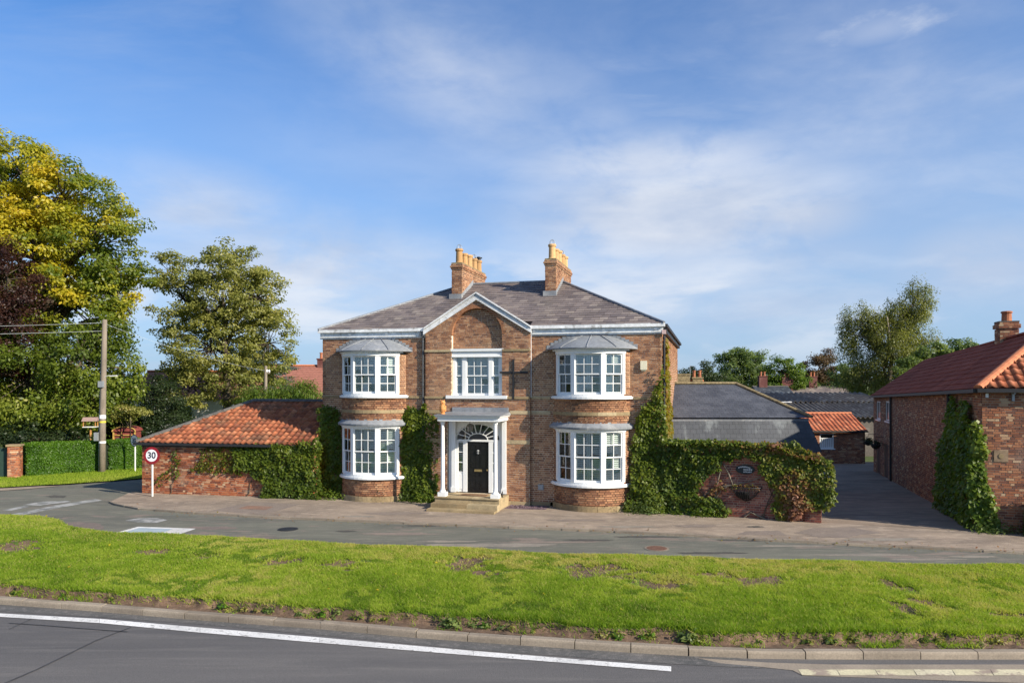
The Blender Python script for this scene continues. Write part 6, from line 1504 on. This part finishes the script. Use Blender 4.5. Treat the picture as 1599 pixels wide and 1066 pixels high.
# ------------------------------------------------------------------ climbers
def plane_px(px, py, O, d):
    r = Vector(((px-CX)/FPX, 1, 0)); det = r.x*(-d[1])+d[0]*1.0
    # camera + r*t = O + d*u  in plan
    t = (O[0]*(-d[1])+d[0]*O[1])/det; u = (r.x*O[1]-O[0])/det if False else ((r.x*t-O[0])*d[0]+(t-O[1])*d[1])
    return (u, CAMZ-(py-CY)/FPX*t)
def climber(name, label, O, ang, poly, dens, leaf, mat, rnd, thick=.18, edge=.10, droop=1.2, px=True, seed=0, cat='climbing plant', zpow=1.0, bulge=None, aspect=.75, stems=3, prune=.0):
    rg = np.random.default_rng(seed+5); d = (math.cos(ang), math.sin(ang)); nv = (math.sin(ang), -math.cos(ang))
    q = [plane_px(a, b, O, d) for a, b in poly] if px else poly
    q = np.array(q); u0, v0 = q.min(0)-.15; u1, v1 = q.max(0)+.15; v0 = max(v0, .02)
    A = (u1-u0)*(v1-v0); n = int(A*dens); U = rg.uniform(u0, u1, n); Vv = rg.uniform(v0, v1, n)
    jx = (fast_noise(U, Vv, 2.1, 51)-.5)*edge*4+(fast_noise(U, Vv, 7, 52)-.5)*edge*2; jy = (fast_noise(U, Vv, 2.1, 53)-.5)*edge*4+(fast_noise(U, Vv, 7, 54)-.5)*edge*2
    ok = inpoly(np.column_stack([U+jx, Vv+jy]), [tuple(p) for p in q])
    if prune: ok &= rg.random(n) > prune*np.clip((fast_noise(U, Vv, 1.6, 55)-.4)*5, 0, 1)
    U, Vv = U[ok], Vv[ok]; n = len(U)
    cl = fast_noise(U, Vv, 3.2, 56); c2 = fast_noise(U, Vv, 1.1, 57)
    dep = .02+thick*(.25+.9*cl*(.4+.9*c2))*(1-.55*rg.random(n)**1.5)
    if bulge: dep += bulge(U, Vv)*(1-.7*rg.random(n)**1.5)
    t = thing(name, label, cat, (O[0], O[1], 0), ang)
    P = np.column_stack([U, -dep, Vv]); e = 3.2; gx = (fast_noise(U+.06, Vv, e, 56)-fast_noise(U-.06, Vv, e, 56)); gzz = (fast_noise(U, Vv+.06, e, 56)-fast_noise(U, Vv-.06, e, 56))
    N = np.column_stack([-gx*1.6, -np.ones(n)*.8, .45-gzz*1.6])+rg.normal(size=(n, 3))*.42
    rv = rnd(U, Vv, cl, rg.random(n), c2)
    link('foliage', np_mesh('foliage', leaf_quads(P, N, leaf*rg.uniform(.4, 1.6, n), droop, aspect, .10), 4, np.clip(rv, 0, 1), M[mat]), t)
    mb = MB(); cx = q.mean(0)
    for k in range(stems):
        a = q[rg.integers(len(q))]*.35+cx*.65; b0 = np.array([np.clip(cx[0]+rg.uniform(-.4, .4)*(u1-u0)*.6, u0+.1, u1-.1), .02]); pts = []
        for j in range(7):
            f = j/6; p = b0*(1-f)+a*f+rg.normal(size=2)*.05; pts.append((p[0], -.025, max(.02, p[1])))
        mb.tube(pts, [.018-.002*j for j in range(7)], 5)
    if stems: mb.build('stem', M['bark'], t)
    return t
ivr = lambda base, k=.0: (lambda U, V, cl, l, c2: base+.30*(cl-.4)+.40*(l-.5)+.2*(c2-.5)+.05*np.clip(V-1.2, -1, 3))  # leaf colour lightens with height, painting in the sunlit upper leaves
OW = tuple(HM @ Vector((0, CW-.01, 0)))[:2]; OO = (ob.location.x+math.sin(OA)*.015, ob.location.y-math.cos(OA)*.015)
climber('wall_creeper', 'green creeper climbing the left corner of the house up to its stone band', OW, HA, [(500, 785), (499, 640), (512, 632), (530, 640), (538, 690), (537, 786)], 1200, .09, 'leaf_ivy', ivr(.40), .16, .05, seed=1)
climber('wall_creeper', 'dense green creeper between the left bow window and the porch', OW, HA, [(630, 792), (627, 700), (632, 650), (640, 632), (655, 640), (664, 622), (675, 645), (684, 650), (686, 700), (688, 796)], 1250, .09, 'leaf_ivy', ivr(.40), .20, .04, seed=2, bulge=lambda U, V: .28*np.clip(1-V/1.0, 0, 1))
climber('wall_creeper', 'bushy green creeper spreading up the right corner of the house', OW, HA, [(972, 808), (986, 770), (984, 690), (990, 662), (1000, 640), (1018, 622), (1024, 598), (1029, 600), (1036, 570), (1038, 640), (1042, 810)], 1250, .09, 'leaf_ivy', ivr(.42), .22, .05, seed=3, bulge=lambda U, V: .45*np.clip(1-V/1.6, 0, 1))
ang = HA+R(90); OS = tuple(HM @ Vector((XR+.015, CW, 0)))[:2]
climber('side_creeper', 'yellowing creeper up the side wall of the house beside the dark drainpipe', OS, ang, [(.1, .0), (.15, 3.0), (.1, 4.8), (.35, 5.9), (.7, 6.05), (1.1, 5.5), (2.2, 4.4), (3.6, 3.4), (4.6, 2.2), (5.0, .0)], 420, .12, 'leaf_yivy', ivr(.48), .14, .08, px=False, seed=4)
climber('wall_creeper', 'thick green creeper over the right part of the outbuilding wall', OO, OA, [(410, 782), (418, 756), (398, 742), (386, 735), (368, 728), (366, 700), (380, 693), (460, 688), (503, 686), (505, 786)], 1200, .09, 'leaf_ivy', ivr(.36), .20, .05, seed=5, bulge=lambda U, V: .22*np.clip(1-V/.7, 0, 1))
climber('wall_creeper', 'thin yellow green creeper in the middle of the outbuilding wall below the gutter', OO, OA, [(300, 730), (312, 708), (318, 697), (372, 695), (378, 737), (345, 738), (320, 736)], 620, .085, 'leaf_yivy', ivr(.30), .06, .06, seed=6, prune=.3, stems=0)
climber('wall_creeper', 'sparse creeper strands on the bare end of the outbuilding wall behind the speed sign', OO, OA, [(262, 732), (268, 704), (276, 700), (283, 720), (280, 745), (262, 752), (246, 758), (252, 744)], 320, .075, 'leaf_ivy', ivr(.35), .05, .08, seed=7, prune=.4, stems=1)
OG = tuple(GM @ Vector((0, -.03, 0)))[:2]
gr_ = lambda U, V, cl, l, c2: .25+.35*(l-.5)+.25*(cl-.4)+.62*np.clip((U-2.5)/1.6, 0, 1)*np.clip((c2-.15)*1.6, 0, 1)+.22*(V > 2.15)*l
climber('wall_creeper', 'green creeper over the garden wall beside the house, left of the bare brick', OG, GA, [(1036, 806), (1038, 700), (1060, 690), (1125, 692), (1130, 712), (1122, 735), (1105, 742), (1090, 762), (1098, 776), (1126, 778), (1140, 800), (1130, 806), (1080, 806)], 1200, .095, 'leaf_vine', gr_, .22, .05, seed=8, bulge=lambda U, V: .20*np.clip(1-V/.6, 0, 1))
climber('wall_creeper', 'thick green and red creeper hanging over the driveway end of the garden wall', OG, GA, [(1120, 712), (1120, 690), (1150, 692), (1200, 690), (1245, 692), (1262, 702), (1275, 712), (1300, 716), (1306, 740), (1302, 790), (1290, 800), (1262, 796), (1250, 806), (1222, 814), (1208, 798), (1214, 770), (1200, 752), (1186, 735), (1196, 715)], 1300, .095, 'leaf_vine', gr_, .22, .05, seed=9)
# creeper cap lying over the top of the garden wall
n = 3600; U = RNG.uniform(.1, 4.95, n); Yo = RNG.uniform(-.25, .45, n); Z = np.array([gtop(u) for u in U])+.05+.13*fast_noise(U, Yo, 2.3, 61)*(1-((Yo-.1)/.4)**2).clip(0, 1)+.04*RNG.random(n)
tt = thing('wall_creeper', 'creeper lying along the top of the garden wall', 'climbing plant', gw.location, GA)
link('foliage', np_mesh('foliage', leaf_quads(np.column_stack([U, Yo, Z]), RNG.normal(size=(n, 3))*.5+np.array([0, -.25, .9]), RNG.uniform(.07, .14, n), .4, .75), 4, np.clip(.30+.5*(RNG.random(n)-.5)+.4*fast_noise(U, Yo, 1.0, 62)*(U > 2.2), 0, 1), M['leaf_vine']), tt)
# bare stems crossing the brick
vb = thing('bare_vine', 'bare twisted vine stems crossing the exposed brick of the garden wall', 'climbing plant', gw.location, GA)
for pts in ([(1.3, .06), (1.75, .55), (2.0, .95), (2.35, 1.10), (2.9, 1.25), (3.5, 1.55)], [(2.35, 1.10), (2.2, 1.5), (2.05, 1.75)], [(1.75, .55), (1.9, 1.3), (1.95, 1.5)], [(1.2, .5), (1.8, 1.0), (2.35, 1.10)], [(2.0, .1), (1.8, .4), (1.75, .55)], [(3.4, .05), (2.9, .25), (2.7, .08)]):
    MB().tube([(u, -.075, z) for u, z in pts], [.026, .024, .022, .020, .017, .013][:len(pts)], 6).build('stem', M['bark_pale'], vb)
for (u, z) in ((1.75, .9), (1.4, .62), (2.0, .98), (1.62, .5)):
    n = 40; P = np.column_stack([u+RNG.normal(size=n)*.12, -.10-.05*RNG.random(n), z+RNG.normal(size=n)*.10]); link('foliage', np_mesh('foliage', leaf_quads(P, RNG.normal(size=P.shape)*.5+np.array([0, -1, .4]), RNG.uniform(.06, .11, n), 1, .75), 4, .6+RNG.random(n)*.4, M['leaf_vine']), vb)
# barn creeper and the two bushes at its foot
OB = tuple(BM_ @ Vector((-.02, 0, 0)))[:2]; angB = BA-R(90)
climber('barn_creeper', 'tall creeper climbing the shaded side wall at the near corner of the barn', tuple(BM_ @ Vector((-.03, 5.2, 0)))[:2], angB, [(.5, .0), (.35, 1.5), (.7, 2.1), (1.3, 2.6), (1.6, 3.2), (2.25, 3.9), (2.6, 3.95), (2.9, 3.4), (3.4, 3.3), (3.55, 3.9), (4.2, 3.95), (4.5, 3.4), (5.22, 3.2), (5.22, .0)], 500, .12, 'leaf_bright', ivr(.34), .22, .08, px=False, seed=11, bulge=lambda U, V: .12*np.clip(1-V/2.2, 0, 1))
climber('barn_creeper', 'sunlit creeper wrapping the front corner of the barn down to the pavement', OB, BA, [(-.26, .0), (-.32, 1.5), (-.28, 2.6), (-.12, 3.2), (.0, 2.9), (.04, 2.1), (.10, 1.6), (.18, 1.0), (.30, .5), (.42, .0)], 1300, .11, 'leaf_bright', ivr(.48), .26, .05, px=False, seed=12, bulge=lambda U, V: .14*np.clip(1-V/1.5, 0, 1))
def bush(label, c, r, n, mat, seed):
    rg = np.random.default_rng(seed); t = thing('bush', label, 'shrub', (c[0], c[1], .05)); d = norm(rg.normal(size=(n, 3))); d[:, 2] = np.abs(d[:, 2])
    P = d*np.array(r)*(.72+.30*fast_noise(d[:, 0]*3+d[:, 1]*2, d[:, 2]*3, 1.3, seed)-.25*rg.random(n)**2)[:, None]
    link('foliage', np_mesh('foliage', leaf_quads(P, d+rg.normal(size=d.shape)*.5+np.array([0, 0, .3]), rg.uniform(.06, .12, n), .4, .65), 4, np.clip(.35+.6*(rg.random(n)-.5), 0, 1), M[mat]), t)
    mb = MB()
    for k in range(6): a = 2*math.pi*k/6; mb.tube([(0, 0, -.05), (.3*r[0]*math.cos(a), .3*r[1]*math.sin(a), r[2]*.4), (.5*r[0]*math.cos(a), .5*r[1]*math.sin(a), r[2]*.7)], [.03, .02, .01], 5)
    mb.build('stem', M['bark'], t)
bq = tuple(BM_ @ Vector((1.45, -.35, 0)))
bush('dark green bush at the edge of the photo against the barn end wall', bq, (.62, .42, 1.35), 4200, 'leaf_green', 71)
bq = tuple(HM @ Vector((-6.6, -.35, 0)))
# low plants at the foot of walls
def tuft(label, c, r, n, mat, seed, leaf=.09):
    rg = np.random.default_rng(seed); P = rg.normal(size=(n, 3))*np.array(r)*.5; P[:, 2] = np.abs(P[:, 2]); N = P*1.5+rg.normal(size=P.shape)*.2+np.array([0, -.2, .4])
    o = thing('wall_plant', label, 'plant', (c[0], c[1], .06), 0, 'low plants at the foot of the walls'); link('foliage', np_mesh('foliage', leaf_quads(P, N, leaf*rg.uniform(.6, 1.3, n), .2, .4), 4, np.clip(.45+.7*(rg.random(n)-.5), 0, 1), M[mat]), o)
for k, (p, lab, r, n, mt) in enumerate((((HM @ Vector((-4.0, -.30, 0))), 'low leafy plant at the foot of the creeper left of the porch steps', (.8, .22, .45), 420, 'leaf_bright'),
        ((HM @ Vector((4.2, -.55, 0))), 'low leafy plant at the foot of the house corner creeper', (.9, .30, .5), 500, 'leaf_green'),
        ((HM @ Vector((-7.6, -.55, 0))), 'low grassy plant where the outbuilding meets the house', (.7, .25, .4), 380, 'leaf_bright'),
        ((GM @ Vector((1.6, -.35, 0))), 'low green plant at the foot of the garden wall', (.7, .2, .35), 300, 'leaf_bright'),
        ((BM_ @ Vector((.4, -.35, 0))), 'low plant at the foot of the barn corner creeper', (.8, .2, .35), 360, 'leaf_green'))):
    tuft(lab, p, r, n, mt, 80+k)
